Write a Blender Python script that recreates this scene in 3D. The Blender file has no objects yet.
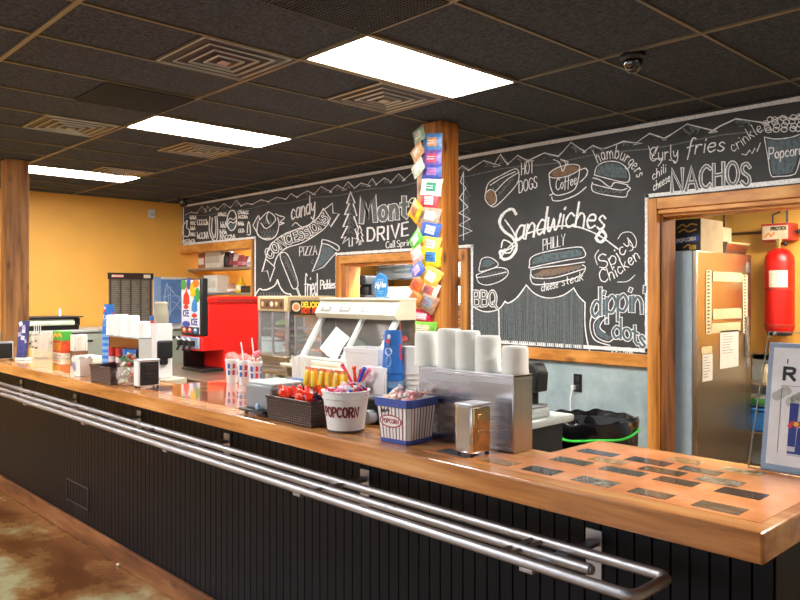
import bpy, bmesh, math, random
from mathutils import Vector, Matrix
random.seed(7)
SC = bpy.context.scene
COL = SC.collection
PI = math.pi
# ---------------------------------------------------------------- survey: camera stands at the origin, eye height EYE
EYE = 1.55; FX, FY, RX, RY = -.7254, .6884, .6884, .7254
def _ray(px):
    r = (px-400)/750; return FX+RX*r, FY+RY*r
def SZ(px, py, z):
    d = (EYE-z)*750/(py-293); a = _ray(px); return Vector((a[0]*d, a[1]*d, z))
def SY(px, py, y):
    a = _ray(px); d = y/a[1]; return Vector((a[0]*d, y, EYE-(py-293)*d/750))
def SX(px, py, x):
    a = _ray(px); d = x/a[0]; return Vector((x, a[1]*d, EYE-(py-293)*d/750))

# ---------------------------------------------------------------- materials
def _mat(name):
    m = bpy.data.materials.new(name); m.use_nodes = True
    nt = m.node_tree; b = nt.nodes['Principled BSDF']; return m, nt, b
def _noise(nt, scale, detail=3, mapscale=None, rough=.5):
    tc = nt.nodes.new('ShaderNodeTexCoord'); n = nt.nodes.new('ShaderNodeTexNoise')
    n.inputs['Scale'].default_value = scale; n.inputs['Detail'].default_value = detail; n.inputs['Roughness'].default_value = rough
    if mapscale:
        mp = nt.nodes.new('ShaderNodeMapping'); mp.inputs['Scale'].default_value = mapscale
        nt.links.new(tc.outputs['Object'], mp.inputs['Vector']); nt.links.new(mp.outputs['Vector'], n.inputs['Vector'])
    else: nt.links.new(tc.outputs['Object'], n.inputs['Vector'])
    return n
def _ramp(nt, fac, stops):
    r = nt.nodes.new('ShaderNodeValToRGB'); e = r.color_ramp.elements
    while len(e) < len(stops): e.new(.5)
    for i, (p, c) in enumerate(stops):
        e[i].position = p; e[i].color = (c[0], c[1], c[2], 1)
    nt.links.new(fac, r.inputs['Fac']); return r
def _bump(nt, b, h, strength, dist=.01):
    bp = nt.nodes.new('ShaderNodeBump'); bp.inputs['Strength'].default_value = strength; bp.inputs['Distance'].default_value = dist
    nt.links.new(h, bp.inputs['Height']); nt.links.new(bp.outputs['Normal'], b.inputs['Normal'])
def hexc(h):
    c = [int(h[i:i+2], 16)/255 for i in (0, 2, 4)]
    return tuple(x/12.92 if x <= .04045 else ((x+.055)/1.055)**2.4 for x in c)
def plain(name, col, rough=.5, metal=0, var=.08, scale=14, spec=.5, trans=0, bump=0, coat=0, mapscale=None, alpha=1):
    if isinstance(col, str): col = hexc(col)
    m, nt, b = _mat(name)
    n = _noise(nt, scale, 3, mapscale)
    lo = tuple(c*(1-var) for c in col); hi = tuple(min(1, c*(1+var)) for c in col)
    r = _ramp(nt, n.outputs['Fac'], [(.3, lo), (.7, hi)])
    nt.links.new(r.outputs['Color'], b.inputs['Base Color'])
    b.inputs['Roughness'].default_value = rough; b.inputs['Metallic'].default_value = metal
    b.inputs['Specular IOR Level'].default_value = spec
    b.inputs['Transmission Weight'].default_value = trans
    b.inputs['Coat Weight'].default_value = coat; b.inputs['Coat Roughness'].default_value = .06
    b.inputs['Alpha'].default_value = alpha
    if bump: _bump(nt, b, n.outputs['Fac'], bump)
    return m
_cache = {}
def pm(col, rough=.5, **k):
    key = (col, rough, tuple(sorted(k.items())))
    if key not in _cache: _cache[key] = plain('paint_%s' % col, col, rough, **k)
    return _cache[key]
def wood(name, dark, mid, light, grain, rough=.45, coat=0, knots=True):
    m, nt, b = _mat(name)
    n = _noise(nt, 1.0, 6, grain, .6)
    r = _ramp(nt, n.outputs['Fac'], [(.3, hexc(dark)), (.5, hexc(mid)), (.72, hexc(light))])
    out = r.outputs['Color']
    if knots:
        tc = nt.nodes.new('ShaderNodeTexCoord'); mp = nt.nodes.new('ShaderNodeMapping')
        mp.inputs['Scale'].default_value = tuple(min(7, max(2.2, g*.42)) for g in grain)
        v = nt.nodes.new('ShaderNodeTexVoronoi'); v.inputs['Scale'].default_value = 1.0
        nt.links.new(tc.outputs['Object'], mp.inputs['Vector']); nt.links.new(mp.outputs['Vector'], v.inputs['Vector'])
        k = _ramp(nt, v.outputs['Distance'], [(.05, (.12, .06, .03)), (.16, (1, 1, 1))])
        mx = nt.nodes.new('ShaderNodeMixRGB'); mx.blend_type = 'MULTIPLY'; mx.inputs['Fac'].default_value = .9
        nt.links.new(out, mx.inputs['Color1']); nt.links.new(k.outputs['Color'], mx.inputs['Color2']); out = mx.outputs['Color']
    nt.links.new(out, b.inputs['Base Color'])
    b.inputs['Roughness'].default_value = rough; b.inputs['Coat Weight'].default_value = coat; b.inputs['Coat Roughness'].default_value = .08
    _bump(nt, b, n.outputs['Fac'], .12, .004)
    return m
def mottled(name, stops, scale, rough=.6, detail=6, mapscale=None, bump=.0, spec=.5, coat=0):
    m, nt, b = _mat(name)
    n = _noise(nt, scale, detail, mapscale, .62)
    r = _ramp(nt, n.outputs['Fac'], [(p, hexc(c)) for p, c in stops])
    nt.links.new(r.outputs['Color'], b.inputs['Base Color'])
    b.inputs['Roughness'].default_value = rough; b.inputs['Specular IOR Level'].default_value = spec
    b.inputs['Coat Weight'].default_value = coat; b.inputs['Coat Roughness'].default_value = .05
    if bump: _bump(nt, b, n.outputs['Fac'], bump)
    return m
def emit(name, col, strength):
    m, nt, b = _mat(name)
    n = _noise(nt, 3, 1); r = _ramp(nt, n.outputs['Fac'], [(.3, tuple(c*.97 for c in col)), (.7, col)])
    nt.links.new(r.outputs['Color'], b.inputs['Emission Color']); b.inputs['Emission Strength'].default_value = strength
    b.inputs['Base Color'].default_value = (.9, .9, .9, 1)
    return m
def glassy(name, col='ffffff', alpha=.14, rough=.03):
    m = plain(name, col, rough, var=.02); b = m.node_tree.nodes['Principled BSDF']
    b.inputs['Alpha'].default_value = alpha; b.inputs['Specular IOR Level'].default_value = .8
    return m
def metalm(name, col, rough, mapscale=(60, 60, 2), var=.12):
    m, nt, b = _mat(name)
    n = _noise(nt, 1.0, 4, mapscale)
    c = hexc(col)
    r = _ramp(nt, n.outputs['Fac'], [(.3, tuple(x*(1-var) for x in c)), (.7, tuple(min(1, x*(1+var)) for x in c))])
    nt.links.new(r.outputs['Color'], b.inputs['Base Color'])
    b.inputs['Metallic'].default_value = 1
    rr = _ramp(nt, n.outputs['Fac'], [(.2, (rough*.8,)*3), (.8, (rough*1.25,)*3)])
    nt.links.new(rr.outputs['Color'], b.inputs['Roughness'])
    return m

M = {}
M['tile'] = mottled('ceiling_tile_black', [(.3, '303236'), (.5, '43464b'), (.7, '585b61')], 55, .9, bump=.15, spec=.1)
M['tbar'] = plain('ceiling_grid_paint', '85785e', .45, metal=.7, var=.06)
M['yellow'] = plain('yellow_wall_paint', 'eeb04e', .6, var=.035, scale=3, bump=.02)
M['plaster'] = mottled('grey_blue_plaster', [(.25, '82949a'), (.5, '9db0b4'), (.75, 'b9c8c8')], 4, .75, bump=.06)
M['board'] = mottled('chalkboard_paint', [(.25, '3c3c3c'), (.5, '454545'), (.8, '505050')], 2.2, .75, bump=.03, spec=.25)
M['beige'] = plain('beige_wall_paint', 'b8a78c', .7, var=.03, scale=4)
M['concrete'] = mottled('stained_concrete', [(.30, '3a1f0f'), (.43, '6a3c1c'), (.52, '8a6238'), (.6, 'a8a07a'), (.75, 'b9b494')], 1.15, .25, 8, (1, 1.25, 1), bump=.02, coat=.25)
M['post'] = wood('pine_post', '5e2c08', 'b8702a', 'e2a050', (14, 14, .6), .5)
M['oldpost'] = wood('weathered_pine_post', '5a3414', 'a06c38', 'c89860', (10, 10, .8), .6)
M['casing'] = wood('pine_casing', 'a2601e', 'cf8a3c', 'e8ab5c', (3, 14, 10), .45)
M['casingv'] = wood('pine_casing_upright', '9a5a1c', 'c98438', 'e6a656', (12, 12, .9), .45)
M['jamb'] = wood('knotty_jamb', '4a2a12', '8a5428', 'b47a40', (9, 9, 1.1), .55)
M['counter'] = wood('varnished_fir', '8c5428', 'c07e44', 'dda666', (1.6, 16, 20), .25, .4)
M['trimb'] = wood('worn_base_board', '4e2a14', '7a4a2a', 'a06c44', (2, 14, 14), .5)
M['panel'] = plain('black_beadboard_paint', '0b0d15', .5, var=.2, scale=3, spec=.2)
M['chrome'] = metalm('brushed_steel_tube', 'b8b8be', .46, (2, 60, 60))
M['steel'] = metalm('stainless_sheet', 'bab8bc', .26, (2, 2, 40))
M['steelw'] = metalm('stainless_warm', 'bcae98', .34, (60, 60, 1.5), .05)
M['mirror'] = metalm('polished_chrome', 'dcdce0', .18, (8, 8, 8), .05)
M['white'] = plain('white_plastic', 'dedede', .45, var=.02)
M['foam'] = plain('white_foam', 'ecece6', .7, var=.02)
M['paper'] = plain('white_paper', 'e4e0d8', .8, var=.04)
M['black'] = plain('black_plastic', '131314', .4, var=.2)
M['dark'] = plain('dark_grey_plastic', '35373c', .4, var=.1)
M['grey'] = plain('grey_plastic', '85878c', .45, var=.05)
M['lgrey'] = plain('pale_grey_enamel', 'b9bdb8', .4, var=.04)
M['cream'] = plain('cream_enamel', 'cac0a8', .35, var=.05)
M['red'] = plain('red_enamel', 'd81810', .38, var=.04)
M['glass'] = glassy('clear_glass', alpha=.06)
M['acrylic'] = glassy('clear_acrylic', 'fff6ea', .2)
M['wicker'] = None
M['chalk'] = plain('white_chalk', 'eceeea', .95, var=.2, scale=60, spec=0)
M['chalkdim'] = plain('thin_chalk', '777b7b', .95, var=.35, scale=50, spec=0)
M['chalkblue'] = plain('blue_grey_chalk', '626f74', .95, var=.3, scale=40, spec=0)
M['chalktan'] = plain('tan_chalk', '8a6f58', .95, var=.3, scale=40, spec=0)
M['light'] = emit('fluorescent_diffuser', (1, .97, .92), 14)
def wicker():
    m, nt, b = _mat('dark_wicker')
    tc = nt.nodes.new('ShaderNodeTexCoord')
    w = []
    for d in ('Z', 'X', 'Y'):
        n = nt.nodes.new('ShaderNodeTexWave'); n.bands_direction = d; n.inputs['Scale'].default_value = 36 if d == 'Z' else 24
        n.inputs['Distortion'].default_value = 1.5; n.inputs['Detail Scale'].default_value = 3
        nt.links.new(tc.outputs['Object'], n.inputs['Vector']); w.append(n)
    a = nt.nodes.new('ShaderNodeMath'); a.operation = 'MAXIMUM'
    nt.links.new(w[1].outputs['Fac'], a.inputs[0]); nt.links.new(w[2].outputs['Fac'], a.inputs[1])
    c = nt.nodes.new('ShaderNodeMath'); c.operation = 'MULTIPLY'
    nt.links.new(a.outputs[0], c.inputs[0]); nt.links.new(w[0].outputs['Fac'], c.inputs[1])
    r = _ramp(nt, c.outputs[0], [(.15, hexc('22120e')), (.7, hexc('5e3a30'))])
    nt.links.new(r.outputs['Color'], b.inputs['Base Color']); b.inputs['Roughness'].default_value = .5
    _bump(nt, b, c.outputs[0], .8, .004); return m
M['wicker'] = wicker()

# ---------------------------------------------------------------- mesh builder
class MB:
    def __init__(self): self.v = []; self.f = []; self.m = []; self.fl = set()
    def add(self, verts, faces, mat=0, mx=None):
        o = len(self.v)
        for p in verts:
            p = Vector(p); self.v.append(tuple(mx @ p if mx else p))
        for f in faces: self.f.append([i+o for i in f]); self.m.append(mat)
    def bmadd(self, bm, mat=0, mx=None, nflat=6):
        bm.verts.index_update(); base = len(self.f)
        big = sorted(range(len(bm.faces)), key=lambda i: -bm.faces[i].calc_area()) if not bm.faces.ensure_lookup_table() else []
        self.fl |= {base+i for i in big[:nflat]}
        self.add([v.co.copy() for v in bm.verts], [[v.index for v in f.verts] for f in bm.faces], mat, mx); bm.free()
    def box(self, lo, hi, mat=0, bev=0, mx=None, seg=2):
        bm = bmesh.new(); bmesh.ops.create_cube(bm, size=1)
        s = [hi[i]-lo[i] for i in range(3)]; c = [(hi[i]+lo[i])/2 for i in range(3)]
        for v in bm.verts: v.co = Vector([v.co[i]*s[i]+c[i] for i in range(3)])
        if bev: bmesh.ops.bevel(bm, geom=bm.edges[:], offset=min(bev, min(s)*.45), segments=seg, affect='EDGES', profile=.5)
        self.bmadd(bm, mat, mx)
    def cbox(self, c, s, mat=0, bev=0, rz=0, rx=0, ry=0):
        mx = Matrix.Translation(c) @ Matrix.Rotation(rz, 4, 'Z') @ Matrix.Rotation(ry, 4, 'Y') @ Matrix.Rotation(rx, 4, 'X')
        self.box([-x/2 for x in s], [x/2 for x in s], mat, bev, mx)
    def prism(self, pts, h, mat=0, bev=0, mx=None):     # polygon in xy extruded to z 0..h
        bm = bmesh.new(); a = [bm.verts.new((x, y, 0)) for x, y in pts]; f = bm.faces.new(a)
        r = bmesh.ops.extrude_face_region(bm, geom=[f])
        bmesh.ops.translate(bm, vec=(0, 0, h), verts=[g for g in r['geom'] if isinstance(g, bmesh.types.BMVert)])
        bmesh.ops.recalc_face_normals(bm, faces=bm.faces[:])
        if bev: bmesh.ops.bevel(bm, geom=bm.edges[:], offset=bev, segments=2, affect='EDGES', profile=.5)
        self.bmadd(bm, mat, mx, len(pts)+2)
    def lathe(self, prof, c=(0, 0, 0), seg=24, mat=0, mx=None, cap=True):
        vs = []; fs = []; n = len(prof)
        for r, z in prof:
            for k in range(seg):
                a = 2*PI*k/seg; vs.append((c[0]+r*math.cos(a), c[1]+r*math.sin(a), c[2]+z))
        for i in range(n-1):
            for k in range(seg):
                k2 = (k+1) % seg; fs.append([i*seg+k, i*seg+k2, (i+1)*seg+k2, (i+1)*seg+k])
        if cap:
            if prof[0][0] > 1e-5: fs.append(list(range(seg))[::-1])
            if prof[-1][0] > 1e-5: fs.append([(n-1)*seg+k for k in range(seg)])
        self.add(vs, fs, mat, mx)
    def tube(self, pts, r, mat=0, seg=10, closed=False, r2=None):
        pts = [Vector(p) for p in pts]; n = len(pts); vs = []; fs = []
        prev = None
        for i, p in enumerate(pts):
            if closed: t = (pts[(i+1) % n]-pts[i-1]).normalized()
            else: t = (pts[min(i+1, n-1)]-pts[max(i-1, 0)]).normalized()
            if prev is None:
                u = t.orthogonal().normalized()
            else:
                u = prev-t*prev.dot(t); u = u.normalized() if u.length > 1e-6 else t.orthogonal().normalized()
            prev = u; w = t.cross(u)
            rr = r if r2 is None else r+(r2-r)*i/(n-1)
            for k in range(seg):
                a = 2*PI*k/seg; vs.append(p+u*rr*math.cos(a)+w*rr*math.sin(a))
        m = n if closed else n-1
        for i in range(m):
            j = (i+1) % n
            for k in range(seg):
                k2 = (k+1) % seg; fs.append([i*seg+k, i*seg+k2, j*seg+k2, j*seg+k])
        if not closed: fs += [list(range(seg))[::-1], [(n-1)*seg+k for k in range(seg)]]
        self.add(vs, fs, mat)
    def ball(self, c, r, mat=0, seg=12, mx=None):
        r = (r, r, r) if not isinstance(r, tuple) else r
        n = max(6, seg//2); vs = []; fs = []
        for i in range(n+1):
            t = PI*i/n
            for k in range(seg):
                a = 2*PI*k/seg; vs.append((c[0]+r[0]*math.sin(t)*math.cos(a), c[1]+r[1]*math.sin(t)*math.sin(a), c[2]+r[2]*math.cos(t)))
        for i in range(n):
            for k in range(seg):
                k2 = (k+1) % seg; fs.append([i*seg+k, (i+1)*seg+k, (i+1)*seg+k2, i*seg+k2])
        self.add(vs, fs, mat, mx)
    def build(self, name, mats, parent=None, loc=None, flat=False):
        if not isinstance(mats, (list, tuple)): mats = [mats]
        bm = bmesh.new(); vs = [bm.verts.new(v) for v in self.v]
        for k, (f, mi) in enumerate(zip(self.f, self.m)):
            if len(set(f)) < 3: continue
            try: fc = bm.faces.new([vs[i] for i in f])
            except ValueError: continue
            fc.material_index = mi; fc.smooth = not flat and k not in self.fl
        bmesh.ops.remove_doubles(bm, verts=bm.verts[:], dist=1e-6)
        bmesh.ops.recalc_face_normals(bm, faces=bm.faces[:])
        for e in bm.edges:
            if len(e.link_faces) == 2:
                if e.calc_face_angle(0) > .6: e.smooth = False
        me = bpy.data.meshes.new(name); bm.to_mesh(me); bm.free()
        for m in mats: me.materials.append(m)
        o = bpy.data.objects.new(name, me); COL.objects.link(o)
        if parent: o.parent = parent
        if loc: o.location = loc
        return o
def thing(name, label, cat, loc=(0, 0, 0), rz=0, group=None):
    o = bpy.data.objects.new(name, None); COL.objects.link(o); o.empty_display_size = .05
    o.location = loc; o.rotation_euler = (0, 0, rz); o['label'] = label; o['category'] = cat
    if group: o['group'] = group
    return o
def tag(o, label, cat, group=None):
    o['label'] = label; o['category'] = cat
    if group: o['group'] = group
    return o
def struct(o): o['kind'] = 'structure'; return o
def dup(root, loc, rz=None, label=None, group=None):
    r = root.copy(); COL.objects.link(r); r.location = loc
    if rz is not None: r.rotation_euler = (0, 0, rz)
    if label: r['label'] = label
    if group: r['group'] = group
    for ch in list(root.children):
        c = ch.copy(); COL.objects.link(c); c.parent = r
        for g in list(ch.children):
            d = g.copy(); COL.objects.link(d); d.parent = c
    return r

# ---------------------------------------------------------------- hand lettering: strokes, ribbons
def smooth(pts, n=5):
    if len(pts) < 3: return pts
    out = []; P = [pts[0]]+list(pts)+[pts[-1]]
    for i in range(1, len(P)-2):
        a, b, c, d = P[i-1], P[i], P[i+1], P[i+2]
        for k in range(n):
            t = k/n
            out.append(tuple(.5*((2*b[j])+(-a[j]+c[j])*t+(2*a[j]-5*b[j]+4*c[j]-d[j])*t*t+(-a[j]+3*b[j]-3*c[j]+d[j])*t**3) for j in (0, 1)))
    out.append(tuple(pts[-1])); return out
def L(*a): return [(a[i], a[i+1]) for i in range(0, len(a), 2)]
def C(*a): return smooth(L(*a))
def circ(cx, cy, rx, ry=None, a0=0, a1=360, n=18):
    ry = rx if ry is None else ry
    return [(cx+rx*math.cos(math.radians(a0+(a1-a0)*k/n)), cy+ry*math.sin(math.radians(a0+(a1-a0)*k/n))) for k in range(n+1)]
GL = {
'A': (.8, [L(0, 0, .4, 1, .8, 0), L(.15, .35, .65, .35)]),
'B': (.65, [L(0, 0, 0, 1), C(0, 1, .5, .95, .5, .6, 0, .53), C(0, .53, .65, .45, .62, .06, 0, 0)]),
'C': (.7, [C(.7, .85, .4, 1, .08, .8, 0, .5, .08, .18, .4, 0, .7, .15)]),
'D': (.7, [L(0, 0, 0, 1), C(0, 1, .5, .95, .7, .5, .5, .06, 0, 0)]),
'E': (.6, [L(.6, 1, 0, 1, 0, 0, .6, 0), L(0, .53, .5, .53)]),
'G': (.75, [C(.7, .85, .4, 1, .08, .8, 0, .5, .08, .18, .4, 0, .7, .15), L(.72, .1, .72, .45, .45, .45)]),
'H': (.7, [L(0, 0, 0, 1), L(.7, 0, .7, 1), L(0, .5, .7, .5)]),
'I': (.12, [L(.06, 0, .06, 1)]),
'J': (.5, [C(.45, 1, .45, .3, .3, 0, 0, .12)]),
'K': (.65, [L(0, 0, 0, 1), L(.6, 1, 0, .45), L(.2, .6, .65, 0)]),
'L': (.55, [L(0, 1, 0, 0, .55, 0)]),
'M': (.95, [L(0, 0, .12, 1, .47, .25, .83, 1, .95, 0)]),
'N': (.75, [L(0, 0, 0, 1, .75, 0, .75, 1)]),
'O': (.8, [circ(.4, .5, .4, .5)]),
'P': (.62, [L(0, 0, 0, 1), C(0, 1, .55, .97, .62, .72, .5, .5, 0, .45)]),
'Q': (.8, [circ(.4, .5, .4, .5), L(.5, .25, .85, -.08)]),
'R': (.66, [L(0, 0, 0, 1), C(0, 1, .55, .97, .62, .74, .5, .53, 0, .5), L(.3, .5, .66, 0)]),
'S': (.6, [C(.58, .85, .35, 1, .06, .86, .1, .6, .5, .42, .56, .15, .3, 0, 0, .14)]),
'T': (.7, [L(0, 1, .7, 1), L(.35, 1, .35, 0)]),
'U': (.7, [C(0, 1, 0, .3, .15, .02, .5, .02, .7, .3, .7, 1)]),
'V': (.75, [L(0, 1, .37, 0, .75, 1)]),
'X': (.7, [L(0, 0, .7, 1), L(0, 1, .7, 0)]),
'Y': (.7, [L(0, 1, .35, .5, .7, 1), L(.35, .5, .35, 0)]),
'Z': (.65, [L(0, 1, .65, 1, 0, 0, .65, 0)]),
'a': (.5, [C(.45, .5, .2, .58, 0, .3, .15, .02, .42, .15, .46, .5), C(.46, .55, .45, .1, .55, .02)]),
'b': (.5, [L(0, 1, 0, 0), C(0, .4, .3, .6, .5, .3, .3, 0, 0, .08)]),
'c': (.45, [C(.42, .45, .2, .57, 0, .3, .15, .02, .45, .1)]),
'd': (.5, [C(.45, .45, .2, .57, 0, .3, .15, .02, .45, .15), L(.46, 1, .46, 0)]),
'e': (.48, [C(.02, .3, .4, .34, .38, .54, .12, .52, 0, .25, .18, 0, .46, .12)]),
'f': (.42, [C(.5, .92, .3, 1.02, .2, .75, .18, .3, .12, -.2), L(0, .52, .4, .55)]),
'g': (.5, [C(.45, .5, .2, .58, 0, .32, .15, .05, .43, .2), C(.46, .55, .44, -.15, .2, -.34, 0, -.2)]),
'h': (.5, [L(0, 1, 0, 0), C(0, .3, .2, .56, .42, .45, .45, 0)]),
'i': (.12, [L(.06, .52, .06, 0), L(.05, .75, .09, .82)]),
'k': (.45, [L(0, 1, 0, 0), L(.4, .55, 0, .25), L(.12, .33, .45, 0)]),
'l': (.14, [C(.05, 1, .05, .2, .14, 0)]),
'm': (.8, [L(0, .55, 0, 0), C(0, .3, .2, .56, .38, .4, .38, 0), C(.38, .3, .58, .56, .76, .4, .78, 0)]),
'n': (.48, [L(0, .55, 0, 0), C(0, .3, .2, .56, .42, .42, .45, 0)]),
'o': (.5, [circ(.25, .28, .25, .28, n=14)]),
'p': (.5, [L(0, .56, 0, -.35), C(0, .4, .3, .6, .5, .3, .3, 0, 0, .08)]),
'r': (.36, [L(0, .55, 0, 0), C(0, .3, .15, .52, .36, .5)]),
's': (.4, [C(.38, .47, .2, .57, .05, .43, .2, .3, .38, .17, .2, 0, 0, .08)]),
't': (.36, [L(.16, .85, .16, .1, .32, .02), L(0, .55, .36, .55)]),
'u': (.48, [C(0, .55, .02, .1, .22, .0, .42, .2), L(.44, .55, .46, 0)]),
'w': (.7, [C(0, .55, .05, .1, .2, .02, .34, .45, .45, .02, .62, .1, .7, .58)]),
'x': (.45, [L(0, 0, .45, .55), L(0, .55, .45, 0)]),
'y': (.48, [C(0, .55, .05, .2, .25, .15, .42, .4), C(.46, .55, .42, -.1, .2, -.34, 0, -.22)]),
'z': (.42, [L(0, .55, .42, .55, 0, 0, .42, 0)]),
"'": (.1, [L(.05, 1, .03, .8)]), ' ': (.35, []), '!': (.1, [L(.05, 1, .05, .3), L(.05, .08, .05, 0)]),
}
def text_strokes(s, path, h, gap=.2, slant=0, tilt=0, h1=None):
    """strokes for s set along a baseline path, h = letter height; path runs in picture or panel units, y direction given by sign of h"""
    tot = sum(GL[c][0] for c in s)+gap*(len(s)-1)
    seg = [math.dist(path[i], path[i+1]) for i in range(len(path)-1)]; Lp = sum(seg); k = Lp/tot
    def at(t):
        for i, d in enumerate(seg):
            if t <= d or i == len(seg)-1:
                u = t/d; a, b = path[i], path[i+1]
                return (a[0]+(b[0]-a[0])*u, a[1]+(b[1]-a[1])*u), ((b[0]-a[0])/d, (b[1]-a[1])/d)
            t -= d
    out = []; x = 0
    for c in s:
        w, ss = GL[c]
        (bx, by), (tx, ty) = at((x+w/2)*k)
        hh = h if h1 is None else h+(h1-h)*(x+w/2)/tot
        for st in ss:
            q = []
            for (gx, gy) in st:
                du = (gx-w/2+gy*slant)*k; dv = gy*hh
                # up = image vertical blended with path normal by tilt
                nx, ny = -ty*tilt, (1-tilt)+tx*tilt
                q.append((bx+tx*du+nx*dv, by+ty*du+ny*dv))
            out.append(q)
        x += w+gap
    return out
def ribbon(mb, strokes, w, fmap, mat=0, jit=0, lift=0):
    for q, st in enumerate(strokes):
        st = [p for i, p in enumerate(st) if i == 0 or math.dist(p, st[i-1]) > 1e-7]
        n = len(st)
        if n < 2: continue
        vs = []; fs = []
        for i, p in enumerate(st):
            a = st[max(i-1, 0)]; b = st[min(i+1, n-1)]
            dx, dy = b[0]-a[0], b[1]-a[1]; l = math.hypot(dx, dy) or 1e-9
            f = 1.0
            if 0 < i < n-1:
                d0 = (p[0]-a[0], p[1]-a[1]); d1 = (b[0]-p[0], b[1]-p[1]); m0 = math.hypot(*d0); m1 = math.hypot(*d1)
                cs = (d0[0]*d1[0]+d0[1]*d1[1])/(m0*m1); f = min(1.6, 1/max(.3, math.sqrt(max(.02, (1+cs)/2))))
            ww = w*f*(1+random.uniform(-jit, jit))/2
            nx, ny = -dy/l*ww, dx/l*ww
            ex, ey = (0, 0)
            if i == 0: ex, ey = -dx/l*w*.4, -dy/l*w*.4
            if i == n-1: ex, ey = dx/l*w*.4, dy/l*w*.4
            up = lift*(q+i/n)
            vs += [(v[0], v[1]-up, v[2]) for v in (fmap(p[0]+nx+ex, p[1]+ny+ey), fmap(p[0]-nx+ex, p[1]-ny+ey))]
        for i in range(n-1): fs.append([2*i, 2*i+1, 2*i+3, 2*i+2])
        mb.add(vs, fs, mat)
# ================================================================ THE SETTING
CEIL = 2.88; WY = 5.37
def sbox(name, lo, hi, mat, bev=0):
    b = MB(); b.box(lo, hi, 0, bev); return struct(b.build(name, mat))
sbox('floor', (-11, -4.2, -.05), (2.8, 8, 0), M['concrete'])
sbox('ceiling', (-11, -4.2, CEIL+.004), (2.8, 5.6, CEIL+.08), M['tile'])
g = MB()
TX, TY = .59, .6175
xs = [-2.90+TX*k for k in range(-13, 10)]
ys = [2.52+2*TY*k for k in range(-5, 3)]
for x in xs: g.box((x-.009, -4.1, CEIL-.006), (x+.009, WY, CEIL+.006), 0)
for y in ys: g.box((-10.4, y-.013, CEIL-.008), (2.7, y+.013, CEIL+.006), 0)
struct(g.build('ceiling_grid', M['tbar']))
# back wall with its three openings
b = MB(); W0, W1 = 5.385, 5.595
AL, PL, PR, DL, DR = -8.46, -6.60, -4.79, -2.80, -1.45      # alcove edge, pass-through jambs, doorway jambs
b.box((-10.4, W0, 2.20), (AL, W1, CEIL)); b.box((AL, W0, 0), (PL, W1, CEIL))
b.box((PL, W0, 0), (PR, W1, .95)); b.box((PL, W0, 1.88), (PR, W1, CEIL))
b.box((PR, W0, 0), (DL, W1, CEIL)); b.box((DL, W0, 2.16), (DR, W1, CEIL)); b.box((DR, W0, 0), (2.7, W1, CEIL))
struct(b.build('wall_back', M['plaster']))
sbox('wall_left', (-10.52, -4.1, 0), (-10.4, 6.4, CEIL), M['yellow'])
b = MB(); wx = [(-9.2, -6.6), (-5.4, -2.8), (-1.6, 1.0)]  # openings for the windows added out of view
b.box((-10.5, -4.2, 0), (2.7, -4.1, .8)); b.box((-10.5, -4.2, 2.35), (2.7, -4.1, CEIL))
for x0, x1 in zip([-10.5]+[w[1] for w in wx], [w[0] for w in wx]+[2.7]): b.box((x0, -4.2, .8), (x1, -4.1, 2.35))
struct(b.build('wall_front', M['beige']))
for i, (x0, x1) in enumerate(wx):  # windows added behind the camera so cool daylight reaches counter front and steel
    b = MB(); xm = (x0+x1)/2
    for lo, hi in (((x0, -4.19, .8), (x0+.05, -4.08, 2.35)), ((x1-.05, -4.19, .8), (x1, -4.08, 2.35)), ((x0, -4.19, .8), (x1, -4.08, .85)), ((x0, -4.19, 2.3), (x1, -4.08, 2.35)), ((xm-.02, -4.18, .85), (xm+.02, -4.12, 2.3))): b.box(lo, hi)
    struct(b.build('added_window_%d' % (i+1), M['white']))
sbox('wall_right', (2.7, -4.1, 0), (2.8, 5.6, CEIL), M['beige'])
# alcove behind the left opening
b = MB(); b.box((-10.4, 6.15, 0), (AL+.1, 6.25, 2.4)); b.box((AL, W1, 0), (AL+.1, 6.15, 2.4)); struct(b.build('wall_alcove', M['yellow']))
sbox('ceiling_alcove', (-10.4, W1, 2.26), (AL, 6.15, 2.32), M['yellow'])
# kitchen behind the pass-through and doorway
b = MB(); b.box((-7.6, 7.1, 0), (1.0, 7.2, 2.4)); b.box((-7.7, W1, 0), (-7.6, 7.2, 2.4)); b.box((1.0, W1, 0), (1.1, 7.2, 2.4)); struct(b.build('wall_kitchen', M['yellow']))
sbox('ceiling_kitchen', (-7.6, W1, 2.33), (1.0, 7.1, 2.4), M['tile'])
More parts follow.
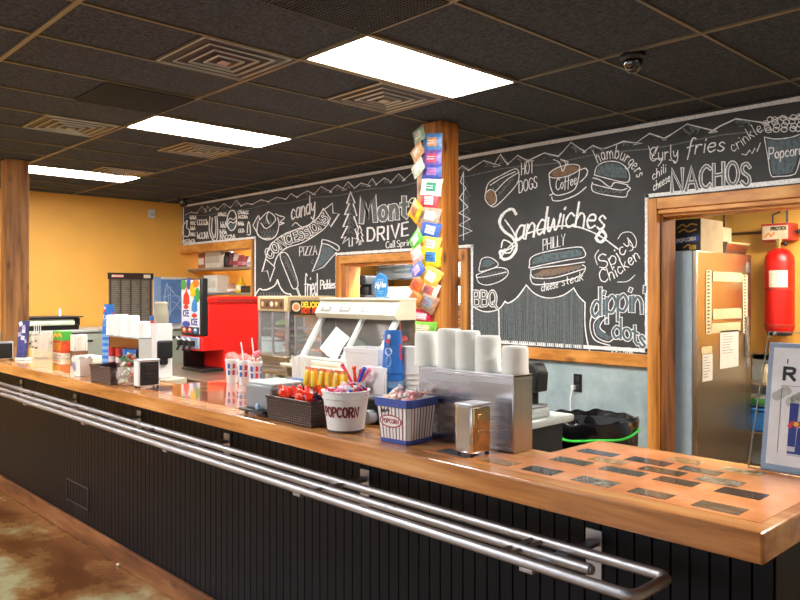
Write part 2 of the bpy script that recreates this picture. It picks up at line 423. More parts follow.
# casings (pine)
def casing(name, pieces, mats):
    b = MB()
    for lo, hi, mi in pieces: b.box(lo, hi, mi, .006)
    return struct(b.build(name, mats))
CW = [M['casing'], M['casingv'], M['jamb']]
casing('trim_1', [((AL-.0, 5.33, 1.0), (AL+.0+.03, W1, 2.16), 1), ((-10.4, 5.33, 2.14), (AL+.03, W1, 2.255), 0)], CW)
casing('trim_2', [((PL-.09, 5.335, .93), (PL, 5.39, 1.97), 1), ((PR, 5.335, .93), (PR+.09, 5.39, 1.97), 1), ((PL, 5.335, 1.88), (PR, 5.39, 1.97), 0),
    ((PL, 5.39, .95), (PL+.03, 5.60, 1.88), 1), ((PR-.03, 5.39, .95), (PR, 5.60, 1.88), 1), ((PL, 5.39, 1.855), (PR, 5.60, 1.88), 0), ((PL, 5.33, .93), (PR, 5.62, .96), 0)], CW)
casing('trim_3', [((DL-.065, 5.33, 0), (DL+.012, 5.39, 2.27), 1), ((DL+.012, 5.33, 2.185), (DR+.1, 5.39, 2.27), 0), ((DL+.012, 5.35, 2.15), (DR, 5.41, 2.185), 0),
    ((DL, 5.39, 0), (DL+.03, 5.60, 2.16), 2), ((DL+.03, 5.39, 2.13), (DR, 5.60, 2.16), 0), ((DR, 5.33, 0), (DR+.1, 5.60, 2.185), 1)], CW)
casing('trim_4', [((PR+.09, 5.345, .975), (DL-.065, 5.39, 1.075), 0)], CW)

# posts
def post(label, x, y, s, mat, lab2=None):
    t = thing('wooden_post', label, 'post', (x, y, 0))
    b = MB(); b.box((-s/2, -s/2, 0), (s/2, s/2, CEIL), 0, .006); b.build('timber', mat, t)
    return t
t = post('pine post hung with snack bags in the middle of the back counter', -4.055, 4.29, .2, M['post'])
b = MB(); b.box((-.165, -.10, 1.2), (-.10, -.075, 2.62), 0, .003); b.build('clip_strip', M['casingv'], t)['label'] = 'pale wooden strip on the side of the post'
post('weathered timber post at the far left end of the counter', -8.13, 2.38, .21, M['oldpost'])

# fluorescent fixtures: the visible row, plus unseen panels added for more light
def lamp(label, x, y, vis=True, group='fluorescent ceiling panels'):
    t = thing('ceiling_light', label, 'ceiling light', (x, y, CEIL), 0, group)
    w, l = .51, 1.215
    b = MB(); b.box((-w/2, -l/2, -.012), (w/2, l/2, -.004), 0, .003); b.build('diffuser', M['light'], t)
    f = MB()
    for lo, hi in (((-TX/2, -TY, -.014), (-w/2, TY, .003)), ((w/2, -TY, -.014), (TX/2, TY, .003)), ((-w/2, -TY, -.014), (w/2, -l/2, .003)), ((-w/2, l/2, -.014), (w/2, TY, .003))): f.box(lo, hi, 0)
    f.build('frame', M['tbar'], t); return t
LY = 2.52+TY
lamp('large bright fluorescent panel nearest the centre post', -2.90-.27, LY)
lamp('fluorescent panel between the black grille and the far panel', -5.26-TX/2, LY)
lamp('narrow looking fluorescent panel beside the top of the left post', -8.21-TX/2, LY)
lamp('added out-of-view fluorescent panel over the near end of the counter', -.54+TX/2, LY)  # unseen panel added to brighten the cups and near counter
for x in (-8.2, -5.555, -3.195): lamp('added out-of-view fluorescent panel over the customer side of the room', x, 2.52-6*TY+TY)  # unseen panels added to light the room from the customer side
# hidden lamps added to brighten the kitchen and the alcove
def batten(label, x, y, z, l, strength, col=(1, .93, .8)):
    t = thing('added_hidden_light', label, 'ceiling light', (x, y, z))
    m = emit('added_warm_tube', col, strength)
    b = MB(); b.box((-l/2, -.06, -.05), (l/2, .06, -.03), 0, .008); b.build('diffuser', m, t)
    b = MB(); b.box((-l/2-.02, -.07, -.03), (l/2+.02, .07, 0), 0); b.build('housing', M['white'], t)
batten('added hidden tube light above the fridge in the kitchen', -1.6, 6.35, 2.33, 1.2, 30)
batten('added hidden tube light above the kitchen behind the serving hatch', -5.6, 5.82, 2.33, 1.6, 40, (1, .96, .9))
batten('added hidden tube light over the alcove shelves', -9.4, 5.75, 2.26, 1.0, 6)

# ceiling diffusers: square cone vents
def vent(label, x0, y0, mat=None, warm='steel'):
    t = thing('ceiling_vent', label, 'vent', (x0+TX/2, y0+TY/2, CEIL), 0, 'square ceiling diffusers')
    s = .275
    b = MB(); b.box((-TX/2+.015, -TY/2+.015, -.003), (TX/2-.015, TY/2-.015, .003), 0); b.build('backing', M['black'], t)
    for k, q in enumerate((1, .76, .53, .31)):
        o = s*q; w = .007; z0, z1 = -.004-.003*k, -.011-.004*k
        b = MB(); vs = []; fs = []
        for r, z in ((o, z0), (o-w*.4, z1), (o-w-.007, z0), (o-w*.7, z1+.008)):
            vs += [(-r, -r, z), (r, -r, z), (r, r, z), (-r, r, z)]
        for i, j in ((0, 1), (1, 3), (3, 2)):
            for c in range(4): d = (c+1) % 4; fs.append([i*4+c, i*4+d, j*4+d, j*4+c])
        b.add(vs, fs); b.build('louvre', M['ventm'], t)
    b = MB(); b.box((-.03, -.03, -.026), (.03, .03, -.018), 0, .004); b.build('centre_plate', M['ventm'], t)
    return t
M['ventm'] = metalm('vent_metal', 'bab6ae', .35, (6, 6, 6))
vent('square metal diffuser nearest the camera, above the customer side', -4.08, 2.52-TY)
vent('square diffuser hard beside the large bright light panel', -4.08, 3.1375)
vent('yellow lit square diffuser near the left edge of the ceiling', -6.44, 2.52-TY)
vent('dull square diffuser behind the middle light panel', -6.64, 3.1375)
vent('yellow lit square diffuser past the far light panel', -8.42, 3.1375)
def grille(label, x0, y0, y1):
    t = thing('ceiling_grille', label, 'grille', (x0+TX/2, (y0+y1)/2, CEIL))
    w, l = TX/2-.012, (y1-y0)/2-.012
    b = MB(); b.box((-w, -l, -.002), (w, l, .003), 0); b.build('backing', M['black'], t)
    b = MB(); n = 26
    for i in range(n+1):
        x = -w+2*w*i/n; b.box((x-.0025, -l, -.014), (x+.0025, l, -.002), 0)
    n2 = int(n*l/w)
    for i in range(n2+1):
        y = -l+2*l*i/n2; b.box((-w, y-.0025, -.014), (w, y+.0025, -.002), 0)
    b.build('mesh', M['grillem'], t)
M['grillem'] = plain('black_grille_paint', '2c2a28', .5)
grille('black mesh return grille at the top edge of the picture', -2.90, 2.52-2*TY+.02, 2.52)
t = grille('small black mesh grille between the two left diffusers', -5.26, 2.52-TY, 2.52)
# cameras on the ceiling
def dome(label, x, y, s=1.0):
    t = thing('security_camera', label, 'camera', (x, y, CEIL-.003))
    b = MB(); b.lathe([(.062*s, 0), (.062*s, -.018*s), (.05*s, -.03*s)], seg=24); b.build('base', M['black'], t)
    b = MB(); b.lathe([(.048*s, -.028*s), (.048*s, -.05*s), (.038*s, -.075*s), (.02*s, -.09*s), (.001, -.094*s)], seg=24); b.build('dome', pm('0c0c0e', .08, coat=1), t)
dome('black dome camera on the ceiling above the chalkboard, right side', -2.135, 3.81, 1.15)
dome('black dome camera in the far corner above the yellow wall', -9.75, 5.05, 1.3)
t = thing('wall_sensor', 'small white sensor box high on the yellow wall', 'sensor', (-10.4, 4.88, 2.70))
b = MB(); b.box((.0, -.045, -.065), (.05, .045, .065), 0, .01); b.build('case', M['white'], t)
b = MB(); b.box((.05, -.025, -.03), (.056, .025, .0), 0, .003); b.build('lens', M['lgrey'], t)

# ================================================================ SERVING COUNTER
CT = 1.067; CF = 1.565; CR = -.59; CLX = -9.4
N1, N0 = -1.34, -2.08           # right notch
N3, N2 = -3.70, -4.62           # left notch
BK = 2.17; NB = 1.90
cn = thing('serving_counter', 'long wooden serving counter with black beadboard front', 'counter', (-4, 1.8, 0))
def loc(v): return (v[0]+4, v[1]-1.8, v[2])
b = MB()
outline = [(CLX, CF), (CR, CF), (CR, BK), (N1, BK), (N1, NB), (N0, NB), (N0, BK), (N3, BK), (N3, NB), (N2, NB), (N2, BK), (CLX, BK)]
b.prism([(x+4, y-1.8) for x, y in outline], .066, 0, .006, Matrix.Translation((0, 0, CT-.066)))
b.build('worktop', M['counter'], cn)
# beadboard front with its grooves
b = MB(); PY = 1.80; pts = []
x = CLX+.05
while x < CR-.07:
    pts += [(x, PY), (x+.043, PY), (x+.046, PY+.007), (x+.049, PY)]; x += .05
pts += [(CR-.06, PY), (CR-.06, PY+.03), (CLX+.05, PY+.03)]
n = len(pts); vs = [loc((p[0], p[1], .02)) for p in pts]+[loc((p[0], p[1], CT-.066)) for p in pts]
b.add(vs, [[i, (i+1) % n, n+(i+1) % n, n+i] for i in range(n)])
b.build('front_panel', M['panel'], cn, flat=True)
b = MB(); b.box(loc((CR-.10, PY+.03, 0)), loc((CR-.06, BK-.05, CT-.066))); b.box(loc((N1, BK-.09, 0)), loc((CR-.10, BK-.06, CT-.066))); b.build('end_panel', M['panel'], cn)
b = MB(); b.box(loc((CLX+.05, 1.775, 0)), loc((CR-.05, 1.80, .112)), 0, .006); b.build('kick_board', M['trimb'], cn)['label'] = 'worn wooden kick board along the foot of the counter'
b = MB()
p0, p1 = SY(67, 478, 1.799), SY(89, 511, 1.799)
for lo, hi in (((p0.x, 0, p1.z), (p0.x+.006, 0, p0.z)), ((p1.x-.006, 0, p1.z), (p1.x, 0, p0.z)), ((p0.x, 0, p0.z-.006), (p1.x, 0, p0.z)), ((p0.x, 0, p1.z), (p1.x, 0, p1.z+.006))):
    b.box(loc((lo[0], 1.794, lo[2])), loc((hi[0], 1.801, hi[2])))
b.build('access_panel_edge', M['dark'], cn)
# resin covered inlays with photographs
ph = [plain('photo_%d' % i, c, .2, var=.75, scale=38, coat=.5) for i, c in enumerate(['2a2a2c', '4a4030', '7a7264', '6a5a48', '45443a', 'a89878', '302c30', '8c7a5a', '50565c'])]
M['inlay'] = mottled('orange_inlay', [(.3, 'c4743f'), (.55, 'e2935c'), (.75, 'eeae7c')], 5, .2, coat=.5)
M['inlayred'] = mottled('red_inlay', [(.3, '9a4a30'), (.55, 'bf6c48'), (.75, 'd39068')], 6, .1, coat=1)
M['inlaygold'] = mottled('gold_inlay', [(.3, 'b88a3c'), (.55, 'dcae5a'), (.75, 'e8c67c')], 5, .08, coat=1)
M['inlaytan'] = mottled('tan_inlay', [(.3, 'a8753e'), (.7, 'c89a60')], 9, .1, coat=1)
def inlay(name, x0, x1, y0, y1, base, dens, sx, sy, tanp=.12):
    b = MB(); b.box(loc((x0, y0, CT-.002)), loc((x1, y1, CT+.0012)), 0)
    y = y0+.02; row = 0
    while y < y1-sy:
        x = x0+.03+(row % 2)*sx*.55+random.uniform(0, .02)
        while x < x1-sx:
            if random.random() < dens:
                w = sx*random.uniform(.78, 1.0); h = sy*random.uniform(.8, .98); mi = 1+random.randrange(len(ph))
                if random.random() < tanp: mi = len(ph)+1
                b.box(loc((x, y, CT-.001)), loc((x+w, y+h, CT+.0022)), mi)
            x += sx*1.28
        y += sy*1.18; row += 1
    b.build(name, [base]+ph+[M['inlaytan']], cn)
random.seed(11)
inlay('inlay_panel', -1.62, CR-.03, 1.63, 1.785, M['inlay'], .85, .125, .066)
inlay('inlay_panel', N1+.02, CR-.03, 1.786, 2.13, M['inlay'], .86, .125, .066)
inlay('inlay_panel', N3+.04, N0-.04, 1.66, 2.10, M['inlayred'], .35, .14, .07, .5)
inlay('inlay_panel', CLX+.3, N2-.04, 1.66, 2.12, M['inlaygold'], .12, .14, .07, .6)
# tray rail
tr = thing('tray_rail', 'three-tube steel tray rail along the counter front', 'rail', (-4, 1.8, 0))
RZ = .89; RE = -.83
ya, yb, yc = 1.652, 1.562, 1.488
def arc(cx, cy, r, a0, a1, n=6): return [(cx+r*math.cos(math.radians(a0+(a1-a0)*k/n)), cy+r*math.sin(math.radians(a0+(a1-a0)*k/n)), RZ) for k in range(n+1)]
b = MB(); r = .03
b.tube([loc(p) for p in [(CLX, ya, RZ), (-3, ya, RZ)]+arc(RE-r, ya-r, r, 90, 0)+arc(RE-r, yc+r, r, 0, -90)+[(-3, yc, RZ), (CLX, yc, RZ)]], .0135, seg=14); b.build('outer_tube', M['chrome'], tr)
b = MB(); b.tube([loc((CLX, yb, RZ)), loc((-.985, yb, RZ))], .0135, seg=14)
b.lathe([(.009, 0), (.011, .006)], seg=10, mx=Matrix.Translation(loc((-.985, yb, RZ))) @ Matrix.Rotation(PI/2, 4, 'Y')); b.build('middle_tube', M['chrome'], tr)
for x in [SY(p, 0, 1.80).x for p in (595, 366, 228, 140, 76, 22)]+[-7.0, -8.2]:
    b = MB(); b.box(loc((x-.025, 1.792, .745)), loc((x+.025, 1.799, .905)), 0, .002); b.box(loc((x-.02, yc, RZ-.026)), loc((x+.02, 1.795, RZ-.0145)), 0, .002)
    b.build('bracket', M['chrome'], tr)
for x in [SZ(p, q, RZ).x for p, q in ((548, 562), (540, 558), (330, 497), (192, 428), (100, 407), (45, 395))]:
    b = MB(); b.tube([loc((x-.1, yc, RZ)), loc((x-.1, ya, RZ))], .006, seg=8); b.build('cross_rod', M['chrome'], tr)
p = SZ(118, 566, 0); b = MB(); b.ball((0, 0, .008), (.014, .01, .008), 0, 8); b.box((-.012, -.004, 0), (.006, .01, .006), 0, .002)
tag(b.build('paper_scrap', M['paper'], None, (p.x, p.y, 0)), 'tiny white scrap of paper on the brown floor', 'scrap')
# ================================================================ CHALKBOARD WALL
CBX, CBZ = -6.0, 1.0
cb = thing('chalkboard', 'hand-drawn black chalkboard menu covering the back wall', 'chalkboard', (CBX, WY, CBZ))
b = MB()
def bb(x0, x1, z0, z1): b.box((x0-CBX, 0, z0-CBZ), (x1-CBX, .013, z1-CBZ))
TZ = CEIL-.004
bb(-10.398, AL+.03, 2.255, TZ); bb(AL+.03, PL-.09, 1.0, TZ); bb(PL-.09, PR+.09, 1.97, TZ); bb(PR+.09, DL-.065, 1.075, TZ); bb(DL-.065, 2.6, 2.27, TZ)
b.build('board', M['board'], cb)
def wpix(off):          # survey point on the board face
    def f(px, py):
        p = SY(px, py, WY-off); return (p.x-CBX, -off, p.z-CBZ)
    return f
def wmet(off):          # metres along the wall / above the floor
    return lambda x, z: (x-CBX, -off, z-CBZ)
def kx(ox, oy, s):      # strokes noted down from an enlarged view
    return lambda *a: smooth([(ox+a[i]/s, oy+a[i+1]/s) for i in range(0, len(a), 2)])
def kl(ox, oy, s):
    return lambda *a: [(ox+a[i]/s, oy+a[i+1]/s) for i in range(0, len(a), 2)]
LIFT = .00002
PXM = 88     # survey units per metre on the board
def draw(name, strokes, w=.011, label=None, mat='chalk', fills=(), thin=()):
    """strokes in survey units; fills = polygons of a second chalk colour; thin = fainter strokes"""
    m = MB()
    for mi, poly in fills:
        vs = [wpix(.0012)(*p) for p in poly]; m.add(vs, [list(range(len(vs)))], mi)
    w *= PXM
    ribbon(m, thin, w*.7, wpix(.002), 1, .3, LIFT)
    ribbon(m, strokes, w, wpix(.003), 0, .22, LIFT)
    o = m.build(name, [M[mat], M['chalkdim'], M['chalkblue'], M['chalktan'], M['board']], cb)
    if label: o['label'] = label
    return o
def word(s, path, h, w=.011, label=None, fat=0, infill='chalkdim', **k):
    """baseline path in survey units (y down), h letter height in the same units"""
    P = [(x, -y) for x, y in smooth(path, 4)]
    st = [[(x, -y) for x, y in q] for q in text_strokes(s, P, h, **k)]
    m = MB(); w *= PXM; fat *= PXM
    if fat:
        ribbon(m, st, fat, wpix(.0016), 0, .1, LIFT)
        ribbon(m, st, fat-1.7, wpix(.0024), 1, .1, LIFT)
    else: ribbon(m, st, w, wpix(.003), 0, .25, LIFT)
    o = m.build('lettering', [M['chalk'], M[infill], M['chalkdim']], cb); o['label'] = label or ('chalk lettering reading '+s)
    return o
random.seed(3)
M['smear'] = mottled('smeared_chalk', [(.3, '505354'), (.7, '676b6c')], 1.0, .95, 4, (26, 26, 1.2), spec=0)
# white border lines
m = MB(); e = .028
def bl(*pts, w=.030): ribbon(m, [list(pts)], w, wmet(.0015), 0, .15)
def fine(a, c, n=40): return [(a[0]+(c[0]-a[0])*i/n, a[1]+(c[1]-a[1])*i/n) for i in range(n+1)]
for a, c in (((-10.36, 2.845), (2.5, 2.845)), ((-10.36, 2.845), (-10.36, 2.28)), ((-10.36, 2.275), (AL+.055, 2.275)), ((AL+.055, 2.275), (AL+.055, 1.0)),
             ((PL-.115, 1.0), (PL-.115, 1.995)), ((PL-.115, 1.995), (PR+.12, 1.995)), ((PR+.12, 1.995), (PR+.12, 1.11)), ((PR+.12, 1.105), (DL-.09, 1.105)),
             ((DL-.09, 1.105), (DL-.09, 2.30)), ((DL-.09, 2.30), (2.5, 2.30))):
    bl(*fine(a, c, 60))
m.build('border', M['chalk'], cb)
# mountain range under the top border
m = MB(); base = 2.69; x = -10.3; line = []; inner = []
while x < -.6:
    w = random.uniform(.16, .46); h = random.uniform(.03, .105); px = x+w*random.uniform(.42, .58)
    pk = (px, base+.02+h)
    line += [(x, base+.02), (x+(px-x)*.45, base+.02+h*random.uniform(.35, .55)), pk, (px+(x+w-px)*.5, base+.02+h*random.uniform(.35, .6)), (x+w, base+.02)]
    for k in range(3):
        q = px+random.uniform(-.1, .18)*w; inner.append([pk if k == 0 else (q, base+.02+h*random.uniform(.5, .8)), (q+.03, base+.02+h*random.uniform(.35, .5)), (q+random.uniform(-.02, .06), base+.02+h*.15)])
    x += w*random.uniform(.72, 1.0)
ribbon(m, [line], .0085, wmet(.003), 0, .3); ribbon(m, inner, .014, wmet(.0028), 1, .3)
ribbon(m, [[(-10.3+i*.2, base-.02+.012*math.sin(i*1.3)) for i in range(49)]], .009, wmet(.003), 1, .3)
m.build('mountain_drawing', [M['chalk'], M['chalkdim']], cb)['label'] = 'zigzag chalk mountain range under the top border'

# ---- right hand half
k = kx(460, 110, 4.283); q = kl(460, 110, 4.283)
word('HOT', [(521.5, 175), (533.5, 172.5)], 12, .010); word('DOGS', [(519, 193), (537, 187.5)], 11.5, .010)
draw('hot_dog_drawing', [k(110, 350, 125, 310, 180, 278, 235, 252, 252, 268, 246, 312, 200, 368, 152, 412, 130, 410, 108, 382, 110, 350),
    k(110, 355, 132, 340, 152, 358, 155, 392, 135, 410), k(150, 352, 200, 300, 250, 268), k(130, 322, 180, 290, 236, 264)], .010, None, 'chalk', [(3, q(110, 355, 132, 342, 152, 358, 154, 392, 132, 406, 112, 380)), ],
    [k(150+18*i, 378-24*i, 172+18*i, 360-20*i, 190+14*i, 330-18*i) for i in range(4)]+[k(140+20*i, 330-13*i, 150+20*i, 345-17*i) for i in range(6)])
rim = [(460+(447+66*math.cos(t)-6*math.sin(t))/4.283, 110+(262-14*math.cos(t)+26*math.sin(t))/4.283) for t in [2*PI*i/24 for i in range(25)]]
draw('coffee_cup_drawing', [rim, k(382, 280, 388, 330, 405, 362, 440, 362, 490, 340, 508, 290, 512, 245), k(393, 372, 400, 388, 440, 386, 500, 362, 540, 330), k(385, 365, 400, 358),
    k(400, 212, 425, 225, 440, 262, 452, 225, 430, 212, 462, 222, 452, 240), [(585, 168), (588, 171), (585.5, 177), (580, 182)], k(515, 256, 540, 250, 545, 275, 520, 305)], .011, 'chalk cup with Coffee written on it', 'chalk', [(3, [(x*.86+564.4*.14, y*.8+171.2*.2) for x, y in rim])])
word('Coffee', [(556, 190.5), (576.5, 184)], 11, .009) if 'C' in GL else None
k = kx(560, 130, 5); q = kl(560, 130, 5)
word('hamburgers', [(598, 163), (606, 159.3), (616, 158.5), (624, 161.5), (630, 167), (634.5, 172), (637, 178)], 13.5, .010, tilt=.8)
draw('burger_drawing', [k(172, 225, 185, 182, 232, 158, 295, 162, 338, 198, 348, 242, 330, 262, 260, 248, 172, 225), k(165, 240, 200, 250, 250, 285, 275, 262, 340, 275), k(162, 262, 158, 290, 175, 312, 250, 328, 325, 335, 338, 310, 352, 292, 335, 280),
    k(165, 270, 220, 285, 300, 300, 335, 292)], .011, None, 'chalk', [(2, q(180, 220, 190, 186, 235, 166, 292, 170, 330, 202, 338, 240, 260, 238))],
    [k(190+25*i, 215-6*(i % 3), 205+25*i, 190, 225+22*i, 196) for i in range(5)]+[k(175+28*i, 295, 185+28*i, 312, 200+28*i, 305) for i in range(5)])
k = kx(460, 230, 4); q = kl(460, 230, 4)
word('andwiches', [(515, 241.5), (536, 236), (556, 229.5), (578, 227), (604, 230)], 25, .022, slant=.22, gap=.12, label='chalk script completing the word Sandwiches')
draw('lettering', [smooth([(516, 214), (512, 209), (504, 213), (499.5, 222), (504, 231), (513, 238), (516.5, 247), (511, 257), (503, 259), (500, 252), (506, 250)]), smooth([(601, 229), (606, 236), (601, 242), (596, 238), (600, 232)])], .032, 'large chalk capital S beginning the word Sandwiches')
draw('swash_line', [smooth([(500, 258), (510, 246), (525, 234.5), (545, 228.5), (562, 226), (580, 227.5), (600, 236), (618, 249)]), k(165, 70, 175, 40, 210, 60, 200, 90, 170, 90), k(190, 80, 225, 55, 215, 10, 180, -40)], .016, 'chalk swash under the word Sandwiches')
word('PHILLY', [(543, 250.5), (565, 245)], 11, .009)
draw('sandwich_drawing', [k(278, 140, 285, 110, 340, 88, 470, 68, 497, 82, 496, 108, 430, 120, 330, 140, 280, 152, 278, 140), k(282, 160, 330, 150, 420, 140, 498, 128), k(284, 165, 282, 195, 300, 218, 370, 212, 450, 195, 490, 175, 502, 150, 490, 140), k(285, 178, 300, 192, 380, 190, 498, 155)], .011, 'long chalk sandwich under PHILLY', 'chalk',
    [(2, q(288, 138, 294, 114, 345, 96, 466, 77, 488, 86, 486, 102, 430, 112, 330, 132)), (3, q(292, 182, 330, 160, 420, 148, 488, 140, 480, 152, 380, 180, 310, 186))],
    [k(290+18*i, 196-3*i, 300+18*i, 176-3*i, 310+18*i, 190-3*i) for i in range(11)]+[k(310+34*i, 128-6*i, 330+34*i, 100-5*i, 350+34*i, 102-5*i) for i in range(4)])
word('cheese', [(541.5, 291.5), (558, 287.5)], 9, .008); word('steak', [(562, 286), (583, 280)], 9, .008)
draw('sandwich_drawing', [k(78, 145, 88, 115, 120, 110, 150, 130, 148, 145, 110, 160, 78, 165, 78, 145), k(65, 180, 100, 165, 150, 150, 188, 158, 190, 180, 160, 205, 110, 220, 75, 210, 65, 180), k(70, 190, 110, 185, 186, 168)], .010, 'small chalk barbecue sandwich above BBQ', 'chalk', [(2, q(84, 146, 92, 122, 118, 116, 142, 132, 110, 150))],
    [k(80+13*i, 195-2*i, 88+13*i, 175-2*i, 94+13*i, 195-2*i) for i in range(8)])
word('BBQ', [(473.5, 306), (496, 306)], 15, .012, fat=.034)
word('Spicy', [(600, 269), (612, 265), (622, 257), (632, 243)], 14, .012, tilt=.7, label='chalk lettering reading Spicy')
word('Chicken', [(601, 283), (615, 278), (628, 268), (640, 258)], 13, .012, tilt=.7)
draw('swash_line', [k(632, 35, 650, 12, 685, 10, 705, 40, 700, 70, 680, 60), k(555, 80, 540, 105, 550, 140), k(630, 208, 670, 205, 700, 180)], .009, 'chalk curls around Spicy Chicken')
word("dippin'", [(592, 318), (612, 312), (630, 311), (646, 314)], 27, .014, fat=.05, gap=.1, infill='chalkblue', label='large dripping chalk letters above Ice Cream')
word('dots', [(613, 338), (628, 340), (645, 349)], 20, .014, fat=.046, gap=.1, infill='chalkblue', label='outlined chalk letters just above Ice Cream')
draw('swash_line', [k(560, 345, 535, 375, 545, 425, 590, 448, 615, 435), k(590, 350, 570, 365, 560, 390, 580, 410), k(525, 345, 520, 390, 540, 440, 600, 462)], .012, 'chalk bowl curve under the dripping letters', 'chalk', [(2, q(560, 350, 540, 378, 548, 420, 590, 442, 612, 430, 575, 412, 560, 390))])
word('Ice', [(611.5, 353), (618, 353.5)], 6, .007); word('Cream', [(620, 353.8), (633, 355)], 6, .007)
# curtain drape
top = [k(50, 305, 90, 325, 130, 325, 160, 312, 180, 285), k(180, 285, 195, 292, 230, 268, 265, 220), k(265, 220, 300, 255, 350, 272, 410, 262, 455, 232), k(455, 232, 475, 265, 500, 290)]
tp = [p for s in top for p in s]
def ytop(x):
    for i in range(len(tp)-1):
        if tp[i][0] <= x <= tp[i+1][0]: return tp[i][1]+(tp[i+1][1]-tp[i][1])*(x-tp[i][0])/max(1e-6, tp[i+1][0]-tp[i][0])
    return tp[-1][1]
def ybot(x): return 338.8+(x-473)*.0915
fold = []
for i in range(56):
    x = 474+i*2.0
    if x > 583: break
    y0 = ytop(min(x, 584)); fold.append([(x, y0+2), (x+random.uniform(-.3, .6), (y0+ybot(x))/2), (x+.4, ybot(x))])
m = MB(); ps = [(474+k*1.5, ytop(474+k*1.5)+.5) for k in range(74)]; ps = [p for p in ps if p[0] < 584]
m.add([wpix(.0010)(*p) for p in ps]+[wpix(.0010)(p[0], ybot(p[0])) for p in ps], [[i, i+1, len(ps)+i+1, len(ps)+i] for i in range(len(ps)-1)], 3)
ribbon(m, fold, .55, wpix(.002), 1, .4, LIFT); ribbon(m, [f for i, f in enumerate(fold) if i % 9 in (0, 4)], 1.6, wpix(.0024), 2, .4, LIFT)
ribbon(m, top+[k(500, 290, 500, 380, 510, 450, 525, 505), k(155, 320, 158, 470)], 1.2, wpix(.003), 0, .2, LIFT)
m.build('curtain_drawing', [M['chalk'], M['chalkdim'], M['chalkblue'], M['smear']], cb)['label'] = 'chalk curtain of hanging vertical folds'
# fries, nachos, popcorn cup
k = kx(640, 90, 5); q = kl(640, 90, 5)
word('Curly', [(650, 161.5), (662, 160), (678, 158)], 14, .010, label='chalk lettering reading Curly')
word('fries', [(686, 156.5), (700, 153), (724, 151)], 16, .014, slant=.15, gap=.14)
word('crinkle', [(733, 152), (743, 146), (752, 138), (763, 131)], 12, .009, tilt=.7, slant=-.1)
draw('swash_line', [k(42, 280, 65, 330, 90, 280, 60, 340, 110, 345, 90, 380), q(510, 320, 530, 325, 548, 300, 560, 318, 575, 290, 585, 308, 602, 265), k(145, 350, 165, 352, 178, 362)], .009, 'chalk curls and zigzag among the fries lettering')
word('chili', [(652.5, 180), (666, 172)], 9, .009); word('cheese', [(653.5, 191), (670, 181)], 9, .009)
word('NACHOS', [(672, 192), (700, 189), (728, 184.5), (750, 186)], 22, .012, fat=.044, gap=.26)
draw('popcorn_cup_drawing', [k(622, 240, 640, 340, 655, 425, 690, 432, 760, 425, 785, 400, 810, 300, 815, 220), k(622, 235, 680, 245, 760, 235, 815, 215)]+[circ(640+(640+40*i+random.uniform(-12, 12))/5, 90+(205-18*(j)-i*3+random.uniform(-6, 6))/5, 3.2, 2.6, n=9) for j in range(4) for i in range(5)], .010, 'chalk cup overflowing with popcorn', 'chalk', [(2, q(632, 245, 650, 340, 662, 418, 690, 424, 750, 416, 772, 390, 798, 300, 803, 232, 700, 246))], [k(650+30*i, 260, 665+25*i, 340, 672+22*i, 415) for i in range(5)])
word('Popcorn', [(769, 159), (785, 157), (803, 154)], 11, .012)
draw('pine_tree_drawing', [[(463.5, 172), (460.5, 182), (466, 188), (459.5, 198), (468, 207), (459, 213), (470, 219), (459, 225), (472, 231), (459.5, 236)], [(463.5, 172), (463.5, 240)]], .010, 'chalk pine tree right of the wooden post', 'chalk', [], [[(463, 178+6*i), (468, 187+6*i)] for i in range(9)]+[[(463.5, 184+8*i), (470-(i%2), 196+8*i), (464, 199+8*i)] for i in range(5)])

# ---- left hand half
k = kx(340, 170, 6.67); q = kl(340, 170, 6.67)
draw('pine_tree_drawing', [q(70, 145, 45, 225, 62, 222, 30, 300, 58, 290, 20, 380, 52, 372, 8, 455, 40, 445, 15, 490, 60, 455, 62, 510, 82, 505, 82, 450, 125, 470, 100, 395, 120, 385, 92, 310, 112, 305, 88, 225, 100, 220, 70, 145)], .011, 'tall chalk pine tree left of Mont', 'chalk', [], [q(70, 160+30*i, 50, 215+30*i, 75, 200+30*i, 92, 220+30*i) for i in range(8)])
draw('pine_tree_drawing', [q(130, 370, 115, 420, 124, 418, 110, 460, 122, 455, 108, 490, 128, 475, 128, 500, 140, 495, 138, 470, 156, 480, 142, 440, 154, 440, 138, 410, 146, 408, 130, 370)], .009, 'small chalk pine tree beside the tall one')
word('Mont', [(361.5, 222), (385, 219.5), (407, 217)], 23, .012, fat=.062, gap=.28, label='large outlined chalk letters right of the tall pine tree')
word('a', [(409.5, 203.5), (416, 203)], 9, .012, label='small raised chalk letter beside the snack bags')
word('DRIVE', [(367.5, 241), (386, 239.5), (408, 235)], 13, .02, gap=.3, label='chalk letters below the large outlined letters')
word('Call', [(386, 248.3), (395, 247)], 6.5, .009); word('Spring', [(397, 247), (414, 244.5)], 6.5, .008)
k = kx(250, 190, 5.45); q = kl(250, 190, 5.45)
word('candy', [(291.5, 220), (302, 216.5), (315, 212)], 18, .014, gap=.15)
draw('swash_line', [k(230, 195, 250, 178, 280, 200, 320, 192, 350, 150, 352, 70)], .010, 'chalk tail under the word candy')
